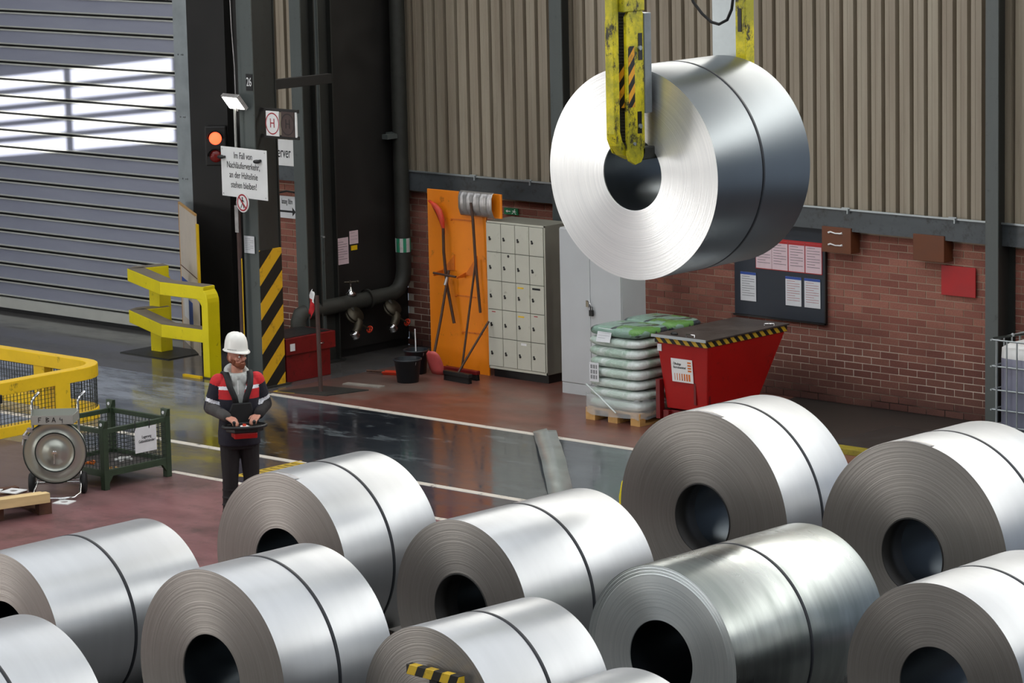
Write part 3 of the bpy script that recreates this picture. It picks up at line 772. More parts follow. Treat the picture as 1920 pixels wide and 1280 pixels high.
P('wire_mesh', mb, 'wire', gb)
for x, y in ((.01, .42), (.01, .62)): P('wire_tie', MB().tube([(x, y, .56), (x+.02, y, .62), (x, y+.01, .68)], .006, 5), 'black', gb)
ss = T('label_sheet', 'white label sheet tied to the side of the mesh stillage', 'paper', (-27.40, 23.50, .33), pi/2)
P('sheet', B(0, .30, 0, .004, 0, .27), 'paper', ss)
text('lettering', 'Lagerung\nGebindebänder', .045, 'ink', ss, (.16, -.002, .14), sx=.8)
for (x, y, nm, lb_) in ((-27.98, 23.4, 'wood_scrap', 'orange scrap at the left inside the mesh stillage'), (-27.62, 23.3, 'wood_scrap', 'pale wood chips inside the mesh stillage near its front'), (-27.9, 23.75, 'metal_scrap', 'small white scrap inside the mesh stillage near its back')):
    mb = MB()
    for k in range(7):
        mb.T = Matrix.Translation((x+random.uniform(-.08, .08), y+random.uniform(-.08, .08), .178)) @ Matrix.Rotation(random.uniform(0, 3), 4, 'Z')
        mb.box(-.035, .035, -.008, .008, -.01, .01)
    tag(P(nm, mb, 'white' if nm[0] == 'm' else ('orange_dark' if x < -27.9 else 'wood')), lb_, 'scrap')

# --- strapping reel cart
rc = T('strapping_cart', 'steel strapping reel cart with a tray marked FBA 4', 'cart', (-27.63, 22.60, 0), radians(44))
P('wheel', MB().lathe([(.0, -.03), (.10, -.03), (.115, -.015), (.115, .015), (.10, .03), (0, .03)], 24, 'X', (-.27, .12, .115)), 'rubber', rc)
P('wheel', MB().lathe([(.0, -.03), (.10, -.03), (.115, -.015), (.115, .015), (.10, .03), (0, .03)], 24, 'X', (.27, .12, .115)), 'rubber', rc)
P('axle', MB().cyl((-.27, .12, .115), (.27, .12, .115), .014, n=8), 'chrome', rc)
P('tube_frame', MB().tube([(-.24, .14, .90), (-.24, .14, .3), (-.2, .10, .16), (-.24, -.02, .05), (-.24, -.16, .025), (-.18, -.26, .025), (.1, -.26, .025), (.2, -.22, .025), (.25, -.1, .04), (.25, .02, .12), (.24, .14, .3), (.24, .14, .90)], .014, 10), 'chrome', rc)
P('cross_bar', MB().cyl((-.2, .02, .17), (.24, .02, .17), .012, n=8), 'chrome', rc)
P('handle', MB().tube([(-.24, .14, .88), (-.24, .15, .98), (-.21, .18, 1.03), (-.17, .22, 1.06)], .015, 10), 'chrome', rc)
P('handle', MB().tube([(.24, .14, .88), (.24, .15, .98), (.27, .18, 1.03), (.31, .22, 1.06)], .015, 10), 'chrome', rc)
rd = P('reel_disc', MB().lathe([(0, -.06), (.03, -.06), (.10, -.052), (.12, -.035), (.195, -.032), (.205, -.045), (.215, -.032), (.30, -.035), (.325, -.045), (.33, -.03), (.325, -.025), (0, -.02)], 72, 'Y', (.0, 0, .47)), 'steel_disc', rc)
P('reel_groove', MB().lathe([(.198, -.036), (.204, -.0465), (.208, -.0465), (.212, -.036)], 64, 'Y', (0, 0, .47)).lathe([(.322, -.047), (.334, -.04), (.334, -.03)], 64, 'Y', (0, 0, .47)), 'wire', rc)
P('rear_disc', MB().lathe([(0, .05), (.32, .05), (.325, .045), (.325, .04), (0, .04)], 64, 'Y', (.0, 0, .47)), 'steel_disc', rc)
P('wound_strapping', MB().lathe([(.295, -.02), (.295, .04)], 64, 'Y', (.0, 0, .47)), 'black', rc)
P('hub_nut', MB().lathe([(0, -.085), (.02, -.085), (.022, -.06), (.045, -.058), (.045, -.05)], 24, 'Y', (0, 0, .47)).cyl((0, -.09, .47), (-.005, -.09, .36), .005, n=6).box(-.025, .025, -.1, -.08, .465, .485), 'chrome', rc)
P('strap_guide', MB().tube([(-.33, .0, .55), (-.31, -.02, .66), (-.25, -.02, .73)], .018, 6).box(-.33, -.27, -.05, .0, .62, .66).box(-.28, -.22, -.05, .0, .69, .73), 'alu', rc)
tr = P('tray', MB().box(-.22, .22, -.17, -.165, .79, .885).box(-.25, .25, .145, .15, .79, .90).prism([(-.25, .15), (-.22, -.17), (-.215, -.17), (-.245, .15)], .79, .885, 'XY').prism([(.25, .15), (.22, -.17), (.215, -.17), (.245, .15)], .79, .885, 'XY').box(-.22, .22, -.17, .15, .79, .795), simple('tray_steel', 'b8bbb3', .35, .5, .08, 3), rc)
mb = MB()
# hand-painted marking F B A 4
def stroke(a, b): 
    a = Vector((a[0], -.172, a[1])); b = Vector((b[0], -.172, b[1])); mb.cyl(a, b, .0035, n=5)
X0 = -.14; Zb = .815; Zt = .865
for s_ in [((X0, Zb), (X0, Zt)), ((X0, Zt), (X0+.03, Zt)), ((X0, .842), (X0+.022, .842)),
           ((X0+.08, Zb), (X0+.08, Zt)), ((X0+.08, Zt), (X0+.11, .855)), ((X0+.11, .855), (X0+.08, .842)), ((X0+.08, .842), (X0+.113, .83)), ((X0+.113, .83), (X0+.08, Zb)),
           ((X0+.14, Zb), (X0+.158, Zt)), ((X0+.158, Zt), (X0+.176, Zb)), ((X0+.146, .832), (X0+.17, .832)),
           ((X0+.225, .862), (X0+.22, .84)), ((X0+.22, .84), (X0+.25, .836)), ((X0+.245, .85), (X0+.246, .805))]: stroke(*s_)
P('marking', mb, 'black', tr)

# --- pallet with timbers at left edge
def pallet(label, loc, rz, mat='wood', L=1.2, Wd=.8, film=False):
    t = T('pallet', label, 'pallet', loc, rz)
    for k in range(5): P('deck_board', B(0, L, k*(Wd-.1)/4, k*(Wd-.1)/4+.1, .122, .144), mat, t, .002)
    for x in (0, L/2-.07, L-.14): P('cross_board', B(x, x+.14, 0, Wd, .1, .122), mat, t)
    for x in (0, L/2-.07, L-.14):
        for y in (0, Wd/2-.05, Wd-.1): P('block', B(x, x+.14, y, y+.1, .022, .1), mat, t)
    for x in (0, L/2-.07, L-.14): P('bottom_board', B(x, x+.14, 0, Wd, 0, .022), mat, t)
    return t
pallet('dark worn wooden pallet under the pale timbers at the left edge', (-27.3, 20.84, 0), radians(75), 'wood_dark', 1.2, .9)
t0 = Vector((-28.1, 20.7, .144))
def timber(label, x0, y0, L, w, h, z, rz, m='wood_pale'):
    o = P('timber', B(0, L, 0, w, 0, h), m, None, .004); o.location = (x0, y0, z); o.rotation_euler = (0, 0, rz); tag(o, label, 'timber', 'timbers on the dark pallet')
timber('near pale squared timber on the dark pallet', -27.20, 20.72, 1.22, .10, .10, .146, radians(75))
timber('flat pale timber lying behind the near one on the dark pallet', -27.36, 20.72, 1.30, .14, .06, .146, radians(76))
def plate(label, x, y, z, s_, rz):
    t = T('washer_plate', label, 'plate', (x, y, z), rz, 'square plates with round holes')
    n = 24; o_ = [(s_*max(-1, min(1, 1.42*cos(2*pi*k/n+pi/4))), s_*max(-1, min(1, 1.42*sin(2*pi*k/n+pi/4)))) for k in range(n)]
    i_ = [(s_*.42*cos(2*pi*k/n+pi/4), s_*.42*sin(2*pi*k/n+pi/4)) for k in range(n)]
    mb = MB(); vs = [(a, b, 0) for a, b in o_]+[(a, b, 0) for a, b in i_]+[(a, b, .01) for a, b in o_]+[(a, b, .01) for a, b in i_]; fs = []
    for k in range(n):
        q = (k+1) % n; fs += [(k, q, n+q, n+k), (2*n+k, 2*n+q, 3*n+q, 3*n+k), (k, q, 2*n+q, 2*n+k), (n+k, n+q, 3*n+q, 3*n+k)]
    mb.add(vs, fs); P('plate_body', mb, 'white', t)
plate('square white plate with a round hole on the floor beside the dark pallet', -27.3, 22.42, 0, .09, radians(20))
plate('square white plate with a hole on the far corner of the dark pallet', -27.62, 22.02, .146, .10, radians(15))
plate('square white plate lying behind the timbers at the left edge', -27.80, 21.88, .146, .09, radians(35))

# --- orange tool board
ob = T('tool_board', 'tall orange tool board with brackets left of the lockers', 'board', (-29.85, 30.52, 0))
P('main_panel', B(0, 1.0, 0, .02, .0, 2.26), 'orange_board', ob, .003)
P('upper_extension', B(1.0, 1.26, 0, .02, 1.97, 2.27), 'orange_board', ob, .003)
P('bracket_bar', MB().cyl((.23, -.16, 1.24), (.62, -.16, 1.22), .014, n=8), 'tool_handle', ob)
P('bracket', MB().prism([(.22, 1.24), (.45, 1.27), (.45, 1.46)], -.01, 0).prism([(-.16, 1.2), (0, 1.2), (0, 1.26), (-.16, 1.24)], .22, .24, 'YZ'), 'orange_dark', ob)
P('bracket', MB().prism([(.62, 1.22), (.84, 1.24), (.84, 1.48)], -.01, 0).prism([(-.16, 1.2), (0, 1.2), (0, 1.26), (-.16, 1.22)], .62, .64, 'YZ'), 'orange_dark', ob)
for z, x in ((.95, .45), (1.9, .4), (.5, .55)): P('hook', MB().box(x, x+.35, -.006, 0, z, z+.018).cyl((x+.02, -.03, z), (x+.02, 0, z), .008, n=6), 'orange_dark', ob)
# tools
sh = T('snow_shovel', 'aluminium ribbed snow shovel hung high on the orange board, handle down', 'shovel', (-28.95, 30.42, 2.0))
mb = MB(); vs = []; nx = 40
for k in range(nx+1):
    x = -.27+.56*k/nx; rb_ = -.014 if (k % 8) in (3, 4) else 0
    for z, yy in ((-.02, .05), (.0, .03), (.08, rb_), (.22, rb_), (.27, .02), (.29, .05)): vs.append((x, yy-.01*cos(x*5), z))
mb.add(vs, [(k*6+j, k*6+j+1, (k+1)*6+j+1, (k+1)*6+j) for k in range(nx) for j in range(5)], True)
o = P('blade', mb, 'alu', sh); o.modifiers.new('s', 'SOLIDIFY').thickness = .004
P('handle', MB().tube([(-.03, -.03, .16), (.0, -.03, -.05), (.03, -.03, -.6), (.08, -.02, -1.2)], [.014, .018, .018, .017], 10), 'tool_handle', sh)
tf = T('red_spade', 'red bladed spade hanging handle down at the left of the orange board', 'spade', (-29.5, 30.43, 1.6))
mb = MB(); vs = []
for k, (x, z, w) in enumerate(((-.24, .53, .01), (-.16, .47, .05), (-.09, .40, .07), (-.04, .30, .06), (-.01, .2, .03), (.0, .12, .018))):
    vs += [(x-w*.7, .02, z-w*.5), (x, -.02, z), (x+w*.7, .02, z+w*.5)]
mb.add(vs, [(k*3+j, k*3+j+1, k*3+4+j, k*3+3+j) for k in range(5) for j in range(2)], True)
o = P('blade', mb, 'tool_red', tf); o.modifiers.new('s', 'SOLIDIFY').thickness = .004
P('handle', MB().tube([(0, 0, .2), (.0, 0, -.1), (.04, 0, -.5), (.15, .0, -.98)], .019, 10), 'tool_handle', tf)
ps_ = T('pink_shovel', 'faded red shovel standing blade down left of the orange board', 'shovel', (-29.42, 30.23, 0))
mb = MB(); vs = []
for z, w in ((.0, .10), (.06, .12), (.16, .12), (.24, .10), (.28, .05)):
    for j in range(5): vs.append(((j/4-.5)*2*w, -.03*(1-abs(j/2-1))*1+.12-.4*z, z))
mb.add(vs, [(k*5+j, k*5+j+1, k*5+6+j, k*5+5+j) for k in range(4) for j in range(4)], True)
mb.T = Matrix(); o = P('blade', mb, 'shovel_pink', ps_); o.modifiers.new('s', 'SOLIDIFY').thickness = .004
o.location = (-.02, -.13, 0); o.scale = (1.1, 1, 1.1)
P('handle', MB().tube([(-.02, -.08, .26), (-.01, .05, .7), (.0, .2, 1.28)], .017, 10), 'tool_handle', ps_)
P('ferrule', MB().cyl((-.005, .13, 1.1), (0, .17, 1.2), .021, n=10), 'alu', ps_)
def broom(label, hx, hy, tx, ty, tz, head_m, rz, w=.26):
    t = T('broom', label, 'broom', (hx, hy, 0), rz)
    P('head', B(-w, w, -.035, .035, .07, .12), head_m, t, .008)
    mb = MB()
    for k in range(40):
        x = -w+.01+(2*w-.02)*k/39
        for y in (-.02, 0, .02): mb.add([(x-.006, y-.006, 0), (x+.006, y-.006, 0), (x+.006, y+.006, 0), (x-.006, y+.006, 0), (x-.004, y-.004, .07), (x+.004, y-.004, .07), (x+.004, y+.004, .07), (x-.004, y+.004, .07)], [(0, 1, 5, 4), (1, 2, 6, 5), (2, 3, 7, 6), (3, 0, 4, 7)])
    o = P('bristles', mb, 'black', t); o['kind'] = 'stuff'
    c, s_ = cos(-rz), sin(-rz); dx, dy = tx-hx, ty-hy
    P('handle', MB().cyl((0, 0, .1), (dx*c-dy*s_, dx*s_+dy*c, tz), .014, n=10), 'tool_handle', t)
broom('red headed broom with upright handle before the orange board', -29.02, 30.2, -28.98, 30.46, 1.45, 'red_dark', radians(-4), .3)
broom('dark headed broom leaning to the right onto the lockers', -28.88, 29.98, -28.76, 30.43, .7, 'black', radians(-6), .24)
def bucket(label, x, y, z=0, r=.15, h=.3):
    t = T('bucket', label, 'bucket', (x, y, z), 0, 'black buckets by the wall')
    P('shell', MB().lathe([(0, .0), (r*.8, .0), (r, h), (r+.012, h), (r+.012, h-.02), (r, h-.02)], 32, 'Z').lathe([(r*.97, h), (r*.77, .02), (0, .02)], 32, 'Z'), 'bucket', t)
    P('bail', MB().tube([(r*cos(a), -.02, h-.03-abs(sin(a))*.1) for a in [pi*k/10 for k in range(11)]], .004, 5), 'alu', t)
bucket('black bucket in front, left of the pink shovel', -29.38, 29.62, 0, .165, .29)
bucket('black bucket behind the other one in the dark corner', -29.72, 30.12, 0, .15, .30)
tag(P('stick', MB().cyl((-29.72, 30.12, .03), (-29.76, 30.15, .55), .008, n=6), 'paper'), 'thin pale stick standing in the rear black bucket', 'stick')
t = T('hand_shovel', 'orange red hand shovel lying on the floor left of the buckets', 'shovel', (-29.86, 29.9, 0), radians(25))
mb = MB().frustum((-.15, .1, -.06, .06), (-.17, .12, -.08, .08), .0, .035); P('pan', mb, 'tool_red', t)
P('handle', MB().cyl((-.15, 0, .03), (-.4, .03, .03), .014, n=8), 'tool_handle', t)
t = T('bracket_light', 'small strip of light boards lying in the dark corner on the floor', 'board', (-29.9, 29.0, 0), radians(10))
P('board', B(0, .55, 0, .12, 0, .012), simple('pale_strip', '8d8880', .6), t)

# --- exit sign
es = T('exit_sign', 'green emergency exit sign with running figure above the lockers', 'sign', (-29.52, 31.56, 1.85))
P('plate', B(0, .24, 0, .012, 0, .085), 'green_sign', es, .002)
P('pictogram', MB().prism([(.03, .042), (.06, .062), (.06, .048), (.11, .048), (.11, .036), (.06, .036), (.06, .022)], -.0015, 0).cyl((.185, -.0015, .066), (.185, 0, .066), .009, n=10)
  .prism([(.165, .055), (.19, .055), (.185, .03), (.16, .035)], -.0015, 0).prism([(.16, .035), (.17, .035), (.14, .01), (.13, .014)], -.0015, 0).prism([(.175, .034), (.185, .03), (.21, .01), (.2, .006)], -.0015, 0).prism([(.165, .053), (.14, .05), (.14, .043), (.166, .045)], -.0015, 0).prism([(.188, .05), (.21, .04), (.208, .034), (.186, .042)], -.0015, 0), 'white', es)

# --- lockers 4 x 5
lk = T('locker_bank', 'cream metal locker bank of twenty small doors', 'lockers', (-28.815, 30.48, 0))
Wl, Hl, Z0 = .955, 1.83, .11
P('carcass', B(0, Wl+.01, .012, .47, Z0, Z0+Hl), ['locker_side'], lk, .003)
P('plinth', B(.03, Wl-.02, .06, .44, 0, Z0), 'black', lk)
P('face_frame', MB().box(0, Wl+.01, .0, .012, Z0, Z0+.03).box(0, Wl+.01, 0, .012, Z0+Hl-.02, Z0+Hl).box(0, .012, 0, .012, Z0, Z0+Hl).box(Wl-.002, Wl+.01, 0, .012, Z0, Z0+Hl), 'locker', lk)
dw, dh = (Wl-.02)/4, (Hl-.055)/5
lets = {}
for c in range(4):
    for r in range(5):
        x = .014+c*dw; z = Z0+.032+r*dh
        d = P('locker_door', B(x+.004, x+dw-.005, -.008, .006, z+.004, z+dh-.005), 'locker', lk, .002)
        P('lock', MB().cyl((x+.045, -.014, z+dh*.5), (x+.045, -.008, z+dh*.5), .013, n=10).cyl((x+.055, -.02, z+dh*.44), (x+.055, -.008, z+dh*.44), .014, n=10), 'black', d)
        k = (c, 4-r)
        if k == (1, 1): P('hole', MB().cyl((x+.12, -.010, z+dh*.9), (x+.12, -.008, z+dh*.9), .018, n=12), 'black', d)
        if k in ((2, 2), (2, 3)): P('sticker', B(x+.03, x+.13, -.010, -.008, z+dh*.82, z+dh*.87), 'amber_paint', d)
        if k in ((0, 3), (3, 3)): P('sticker', B(x+.06, x+.12, -.010, -.008, z+dh*.9, z+dh*.93), 'red_ink', d)
        if k == (2, 4): P('sticker', B(x+.07, x+.16, -.010, -.008, z+dh*.85, z+dh*.93), 'white', d)
        if k == (3, 2): P('marking', MB().box(x+.04, x+.17, -.010, -.008, z+dh*.83, z+dh*.90), 'ink', d)
# --- grey cabinet
cb = T('steel_cabinet', 'light grey two-door steel cabinet half hidden by the hanging coil', 'cabinet', (-27.36, 30.2, 0))
P('carcass', B(0, .97, .015, .44, .0, 2.0), 'cabinet', cb, .004)
P('plinth', B(.01, .96, .0, .02, .0, .13), 'cabinet', cb)
d1 = P('door', B(.008, .482, -.004, .014, .14, 1.985), 'cabinet', cb, .002); d2 = P('door', B(.488, .962, -.004, .014, .14, 1.985), 'cabinet', cb, .002)
P('handle', MB().box(.435, .475, -.03, -.004, 1.08, 1.16).tube([(.46, -.03, 1.15), (.5, -.04, 1.16), (.51, -.03, 1.1)], .007, 6), 'chrome', d1)
P('padlock', MB().box(.50, .55, -.05, -.02, .98, 1.05).tube([(.51, -.03, 1.04), (.51, -.03, 1.09), (.54, -.03, 1.09), (.54, -.03, 1.04)], .006, 6), 'black', d2)

# --- pallet of sacks
pallet('light wooden pallet under the wrapped green white sacks', (-26.0, 29.1, 0), 0, 'wood', .82, 1.2)
def mat_sack():
    n = N('sack_plastic'); f = n.noise(3.5, 5, dist=1.5); oi = n.n('ObjectInfo')
    c = n.mix(n.ramp(f, .38, .6), srgb('dde3e0'), srgb('a9c0b0')); c = n.mix(n.math('MULTIPLY', oi.outputs['Random'], .4), c, srgb('dfe5e2'))
    n.set(Base_Color=c, Roughness=.22); n.bump(n.noise(9, 6, dist=2), .6, .02); return n.m
M['sack'] = mat_sack()
def mat_sack_top():
    n = N('sack_top_print'); f = n.noise(2.4, 3, dist=1.)
    c = n.mix(n.ramp(f, .42, .46), srgb('353c42'), srgb('7d9a8c')); c = n.mix(n.ramp(n.noise(4.1, 3), .56, .6), c, srgb('5f8f4a'))
    n.set(Base_Color=c, Roughness=.15); n.bump(n.noise(12, 6, dist=2), .6, .02); return n.m
M['sack_top'] = mat_sack_top()
def sack(w, d, h, seed, m):
    mb = MB(); nu, nv = 28, 12; vs = []
    for j in range(nv+1):
        ph = -pi/2+pi*j/nv
        for i in range(nu):
            a = 2*pi*i/nu; e = .35; cx_, sx_ = cos(a), sin(a)
            f = abs(cos(ph))**.28
            x = w*math.copysign(abs(cx_)**e, cx_)*f; y = d*math.copysign(abs(sx_)**e, sx_)*f; z = h*math.copysign(abs(sin(ph))**.8, sin(ph))
            q = noise.noise(Vector((x*5+seed*3.1, y*5, z*9)))*.012
            vs.append((x*(1+q), y*(1+q), z+q*.6))
    mb.add(vs, [(j*nu+i, j*nu+(i+1) % nu, (j+1)*nu+(i+1) % nu, (j+1)*nu+i) for j in range(nv) for i in range(nu)], True)
    return mb.mesh('sack', m)
ordn = ['bottom', 'second', 'third', 'fourth', 'fifth', 'sixth', 'seventh', 'top']
for k in range(8):
    for y, w in ((29.4, 'front'), (30.0, 'rear')):
        me = sack(.402+random.uniform(-.006, .010), .296, .0605, k*2+(w == 'rear'), 'sack_top' if k == 7 else 'sack')
        o = link('sack', me, None, (-25.59+random.uniform(-.008, .008), y, .206+k*.1195)); o.rotation_euler = (0, 0, random.uniform(-.02, .02))
        tag(o, ('green white plastic sack, %s layer of the pallet stack, %s row' % (ordn[k], w)) if k < 7 else ('dark and green printed plastic sack on top of the pallet stack, %s row' % w), 'sack', 'sacks stacked on the pallet')
# stretch wrap round the foot and strands
mb = MB(); vs = []; n_ = 64
def rr(a, w, d):
    c, s_ = cos(a), sin(a); e = .2; return (w*math.copysign(abs(c)**e, c), d*math.copysign(abs(s_)**e, s_))
for j, z in enumerate((.08, .14, .2, .26, .30)):
    for k in range(n_):
        x, y = rr(2*pi*k/n_, .435+.008*random.random(), .63); vs.append((-25.59+x, 29.7+y, z+.012*sin(k*.9+j)))
mb.add(vs, [(j*n_+k, j*n_+(k+1) % n_, (j+1)*n_+(k+1) % n_, (j+1)*n_+k) for j in range(4) for k in range(n_)], True)
n = N('stretch_film'); n.set(Base_Color=srgb('dfe6e6'), Roughness=.12, Alpha=.35); n.bump(n.noise(14, 6, dist=3), .8, .01); M['stretch'] = n.m
tag(P('stretch_wrap', mb, 'stretch'), 'clear stretch film wrapped round the foot of the sack pallet', 'film')
tag(P('film_strand', MB().tube([(-25.95, 29.06, .42), (-25.75, 29.055, .3), (-25.5, 29.055, .13)], .01, 5), 'film'), 'white twisted film strand across the lower sacks', 'film')
t = paper('delivery_note', 'white delivery note taped on the top front edge of the sacks', -25.80, 29.07, .93, .21, .16, lines=4)
t.rotation_euler = (radians(-18), 0, 0)
t = paper('barcode_label', 'white barcode label on the middle front of the sacks', -25.90, 29.065, .46, .14, .22, lines=0)
mb = MB()
for zz in (.03, .09, .15):
    for k in range(7): mb.box(.02+k*.014, .02+k*.014+.004+.004*(k % 3 == 0), -.0015, 0, zz, zz+.045)
P('barcode', mb, 'ink', t)

# --- red tipping container
bn = T('tipping_container', 'red tipping container with dark lid and striped rim', 'container', (-25.02, 29.2, 0))
P('body', MB().add([(.08, .1, .22), (.66, .1, .22), (.66, 1.0, .22), (.08, 1.0, .22), (.0, .03, .98), (.74, .03, .98), (.74, 1.42, .98), (0, 1.42, .98)],
   [(0, 3, 2, 1), (4, 5, 6, 7), (0, 1, 5, 4), (1, 2, 6, 5), (2, 3, 7, 6), (3, 0, 4, 7)]), 'red_paint', bn, .01)
P('striped_rim', B(-.01, .75, .0, 1.45, .98, 1.05), 'hazard_small', bn, .004)
P('lid', MB().box(-.03, .77, -.03, 1.47, 1.05, 1.07), 'lid_dark', bn, .004)
P('lid_edge', B(-.03, .77, -.036, -.03, 1.045, 1.078), 'galv', bn)
P('lid_catch', MB().tube([(.42, .05, 1.07), (.42, .05, 1.10), (.54, .05, 1.10), (.54, .05, 1.07)], .008, 6), 'chrome', bn)
P('lid_catch', MB().tube([(.62, 1.2, 1.07), (.62, 1.2, 1.09), (.72, 1.25, 1.09), (.72, 1.25, 1.07)], .008, 6), 'chrome', bn)
P('lid_knob', MB().sphere((.2, .1, 1.08), (.05, .03, .025)), 'black', bn)
P('rib', B(.66, .68, .12, .15, .3, .72), 'red_dark', bn); P('rib', MB().box(.5, .53, .07, .1, .3, .75), 'red_dark', bn)
P('base_frame', MB().box(.06, .14, .05, 1.35, .1, .2).box(.6, .68, .05, 1.35, .1, .2).box(.06, .68, .1, .16, .1, .2).box(-.02, .04, .02, .1, .1, .55), 'red_dark', bn, .004)
for x in (.12, .62):
    for y in (.2, 1.15): P('wheel', MB().lathe([(0, -.02), (.06, -.02), (.06, .02), (0, .02)], 16, 'X', (x, y, .06)), 'rubber', bn)
P('small_label', B(.01, .07, .024, .03, .88, .96), 'paper', bn)
t = T('container_label', 'white label with orange bars on the front of the red container', 'label', (-24.82, 29.256, .545), 0)
t.rotation_euler = (radians(5.3), 0, radians(0))
P('sheet', B(0, .31, 0, .004, 0, .27), 'white', t)
text('lettering', 'Ölhaltige\nBetriebsmittel', .04, 'ink', t, (.03, -.002, .19), align='LEFT', sx=.8)
mb = MB()
for k in range(7): mb.box(.04+k*.034, .04+k*.034+.006+k*.003, -.002, 0, .02, .10)
for k in range(4): mb.box(.24, .29, -.002, 0, .13+k*.032, .13+k*.032+.018)
P('orange_bars', mb, 'orange_dark', t)

# --- notice board & things on brick wall
nbd = T('notice_board', 'dark notice board on the brick wall right of the hanging coil', 'board', (-25.78, 31.555, .93))
P('panel', B(0, 1.35, 0, .03, 0, 1.12), 'board_navy', nbd, .004)
P('frame', MB().box(-.02, 1.37, -.008, 0, -.02, .0).box(1.35, 1.37, -.008, .03, -.02, 1.12), 'black', nbd)
for x, lb_ in ((-25.44, 'leftmost'), (-25.20, 'second'), (-24.95, 'third'), (-24.70, 'rightmost')):
    paper('red_headed_sheet', '%s of the red headed forms in the top row of the notice board' % lb_, x, 31.545, 1.51, .235, .345, 'paper_pink', 0, 'red_plate', 8, group='forms in the top row')
    tag(P('red_holder', B(x-.008, x+.243, 31.548, 31.553, 1.50, 1.875), 'red_plate'), 'red backing holder behind the %s form in the top row' % lb_, 'holder', 'red holders')
for x, lb_ in ((-25.68, 'left blue headed form low on the notice board, apart from the others'), (-25.0, 'middle blue headed form low on the notice board'), (-24.72, 'right blue headed form low on the notice board')):
    paper('blue_headed_sheet', lb_, x, 31.545, 1.10, .235, .345, 'paper', 0, 'blue_ink', 9, ink='red_ink' if x > -25.5 else 'ink', group='forms in the lower row')
def wbox(label, x0, x1, z0, z1, squig):
    t = T('wall_box', label, 'box', (x0, 31.42, z0)); w, h = x1-x0, z1-z0
    P('body', B(0, w, 0, .17, 0, h), 'brown_box', t, .004)
    for x in (.2, .38): P('fixing', MB().cyl((x*w/.43, .08, h), (x*w/.43, .08, h+.02), .008, n=6), 'galv', t)
    if squig:
        for z in (.09, .23): P('white_mark', MB().tube([(.1, -.004, z), (.13, -.006, z+.012), (.2, -.006, z-.002), (.27, -.006, z), (.3, -.004, z+.008)], [.014, .01, .008, .01, .014], 6), 'white', t)
wbox('brown box with two white curved marks beside the notice board', -24.36, -23.94, 1.80, 2.10, True)
wbox('plain brown box on the brick wall above the red plate', -23.06, -22.63, 1.81, 2.11, False)
tag(P('red_plate', B(-22.77, -22.30, 31.56, 31.575, 1.42, 1.76), 'red_plate', None, .003), 'plain red plate on the brick wall near the right column', 'plate')

# --- low black platform with yellow edge, at right behind coils
pf = T('floor_platform', 'low dark steel platform with yellow front edge along the brick wall', 'platform', (-22.75, 29.35, 0))
P('deck', B(0, 3.2, .05, 1.25, 0, .06), simple('deck_dark', '2b2b29', .45, 0, .3, 4), pf, .004)
P('yellow_edge', B(0, 3.2, -.12, .05, 0, .062), simple('edge_yellow', '8a7d1a', .5, 0, .3, 7, '3a3716', .3), pf, .003)

# --- IBC tank
ib = T('caged_tank', 'translucent liquid tank in a galvanised cage at the right edge', 'tank', (-21.46, 30.68, 0))
P('bottle', MB().loft([(.6, .45, .17, .55, .40), (.6, .45, .19, .565, .415), (.6, .45, .95, .565, .415)], 40, 8), 'violet_grey', ib)
P('bottle_top', MB().loft([(.6, .45, .95, .565, .415), (.6, .45, 1.06, .56, .41), (.6, .45, 1.10, .50, .36)], 40, 8), 'white', ib)
P('skid', MB().box(0, 1.2, 0, .1, .0, .14).box(0, 1.2, .8, .9, 0, .14).box(0, 1.2, .4, .5, 0, .14).box(0, 1.2, 0, .9, .14, .165), 'galv', ib)
mb = MB()
for z in (.2, .38, .6, .86, 1.15): mb.tube([(0, 0, z), (1.2, 0, z), (1.2, .9, z), (0, .9, z), (0, -.02, z)], .011, 6)
P('cage_ring', mb, 'galv', ib)
mb = MB()
for k in range(9): mb.tube([(.07+k*.133, -.01, .16), (.07+k*.133, -.01, 1.15)], .0095, 6)
for k in range(6): mb.tube([(1.2, .08+k*.15, .16), (1.2, .08+k*.15, 1.15)], .0095, 6).tube([(0, .08+k*.15, .16), (0, .08+k*.15, 1.15)], .0095, 6)
P('cage_bars', mb, 'galv', ib)
P('top_bar', MB().tube([(.02, .0, 1.17), (.3, .9, 1.17)], .012, 6), 'wire', ib); P('top_bar', MB().tube([(.8, 0, 1.17), (1., .9, 1.17)], .012, 6), 'wire', ib)
P('clamps', MB().sphere((.1, .25, 1.18), .02).sphere((.2, .5, 1.18), .02), 'galv', ib)

# --- loose steel strip on floor
mb = MB(); a = Vector((-25.93, 28.12, 0)); b = Vector((-23.35, 25.55, 0)); d = (b-a); s_ = Vector((.11, .25, 0)); vs = []; K = 20
for k in range(K+1):
    p = a+d*k/K; h = .015+.06*sin(pi*k/K)**2; nz_ = .008*sin(k*1.3)
    for j, (t_, dz) in enumerate(((0, 0), (.35, .012), (.62, .02), (.66, .0), (1.05, -.012))): q = p+s_*t_; vs.append((q.x, q.y, h+dz+nz_))
mb.add(vs, [(k*5+j, k*5+j+1, k*5+6+j, k*5+5+j) for k in range(K) for j in range(4)], True)
o = P('steel_strip', mb, simple('strip_steel', 'b4bbb8', .35, .6, .15, 5)); o.modifiers.new('s', 'SOLIDIFY').thickness = .004
tag(o, 'loose crumpled strip of pale sheet steel lying across the floor line', 'strip')
yb2 = T('yellow_bollard', 'small rounded yellow guard left of the rear coil', 'bollard', (-20.97, 24.0, 0))
P('post', MB().tube([(0, 0, 0), (0, 0, .62), (.03, 0, .74), (.1, 0, .80), (.3, .02, .80), (.36, .02, .74), (.38, .02, 0)], .055, 14), 'yellow_paint', yb2)

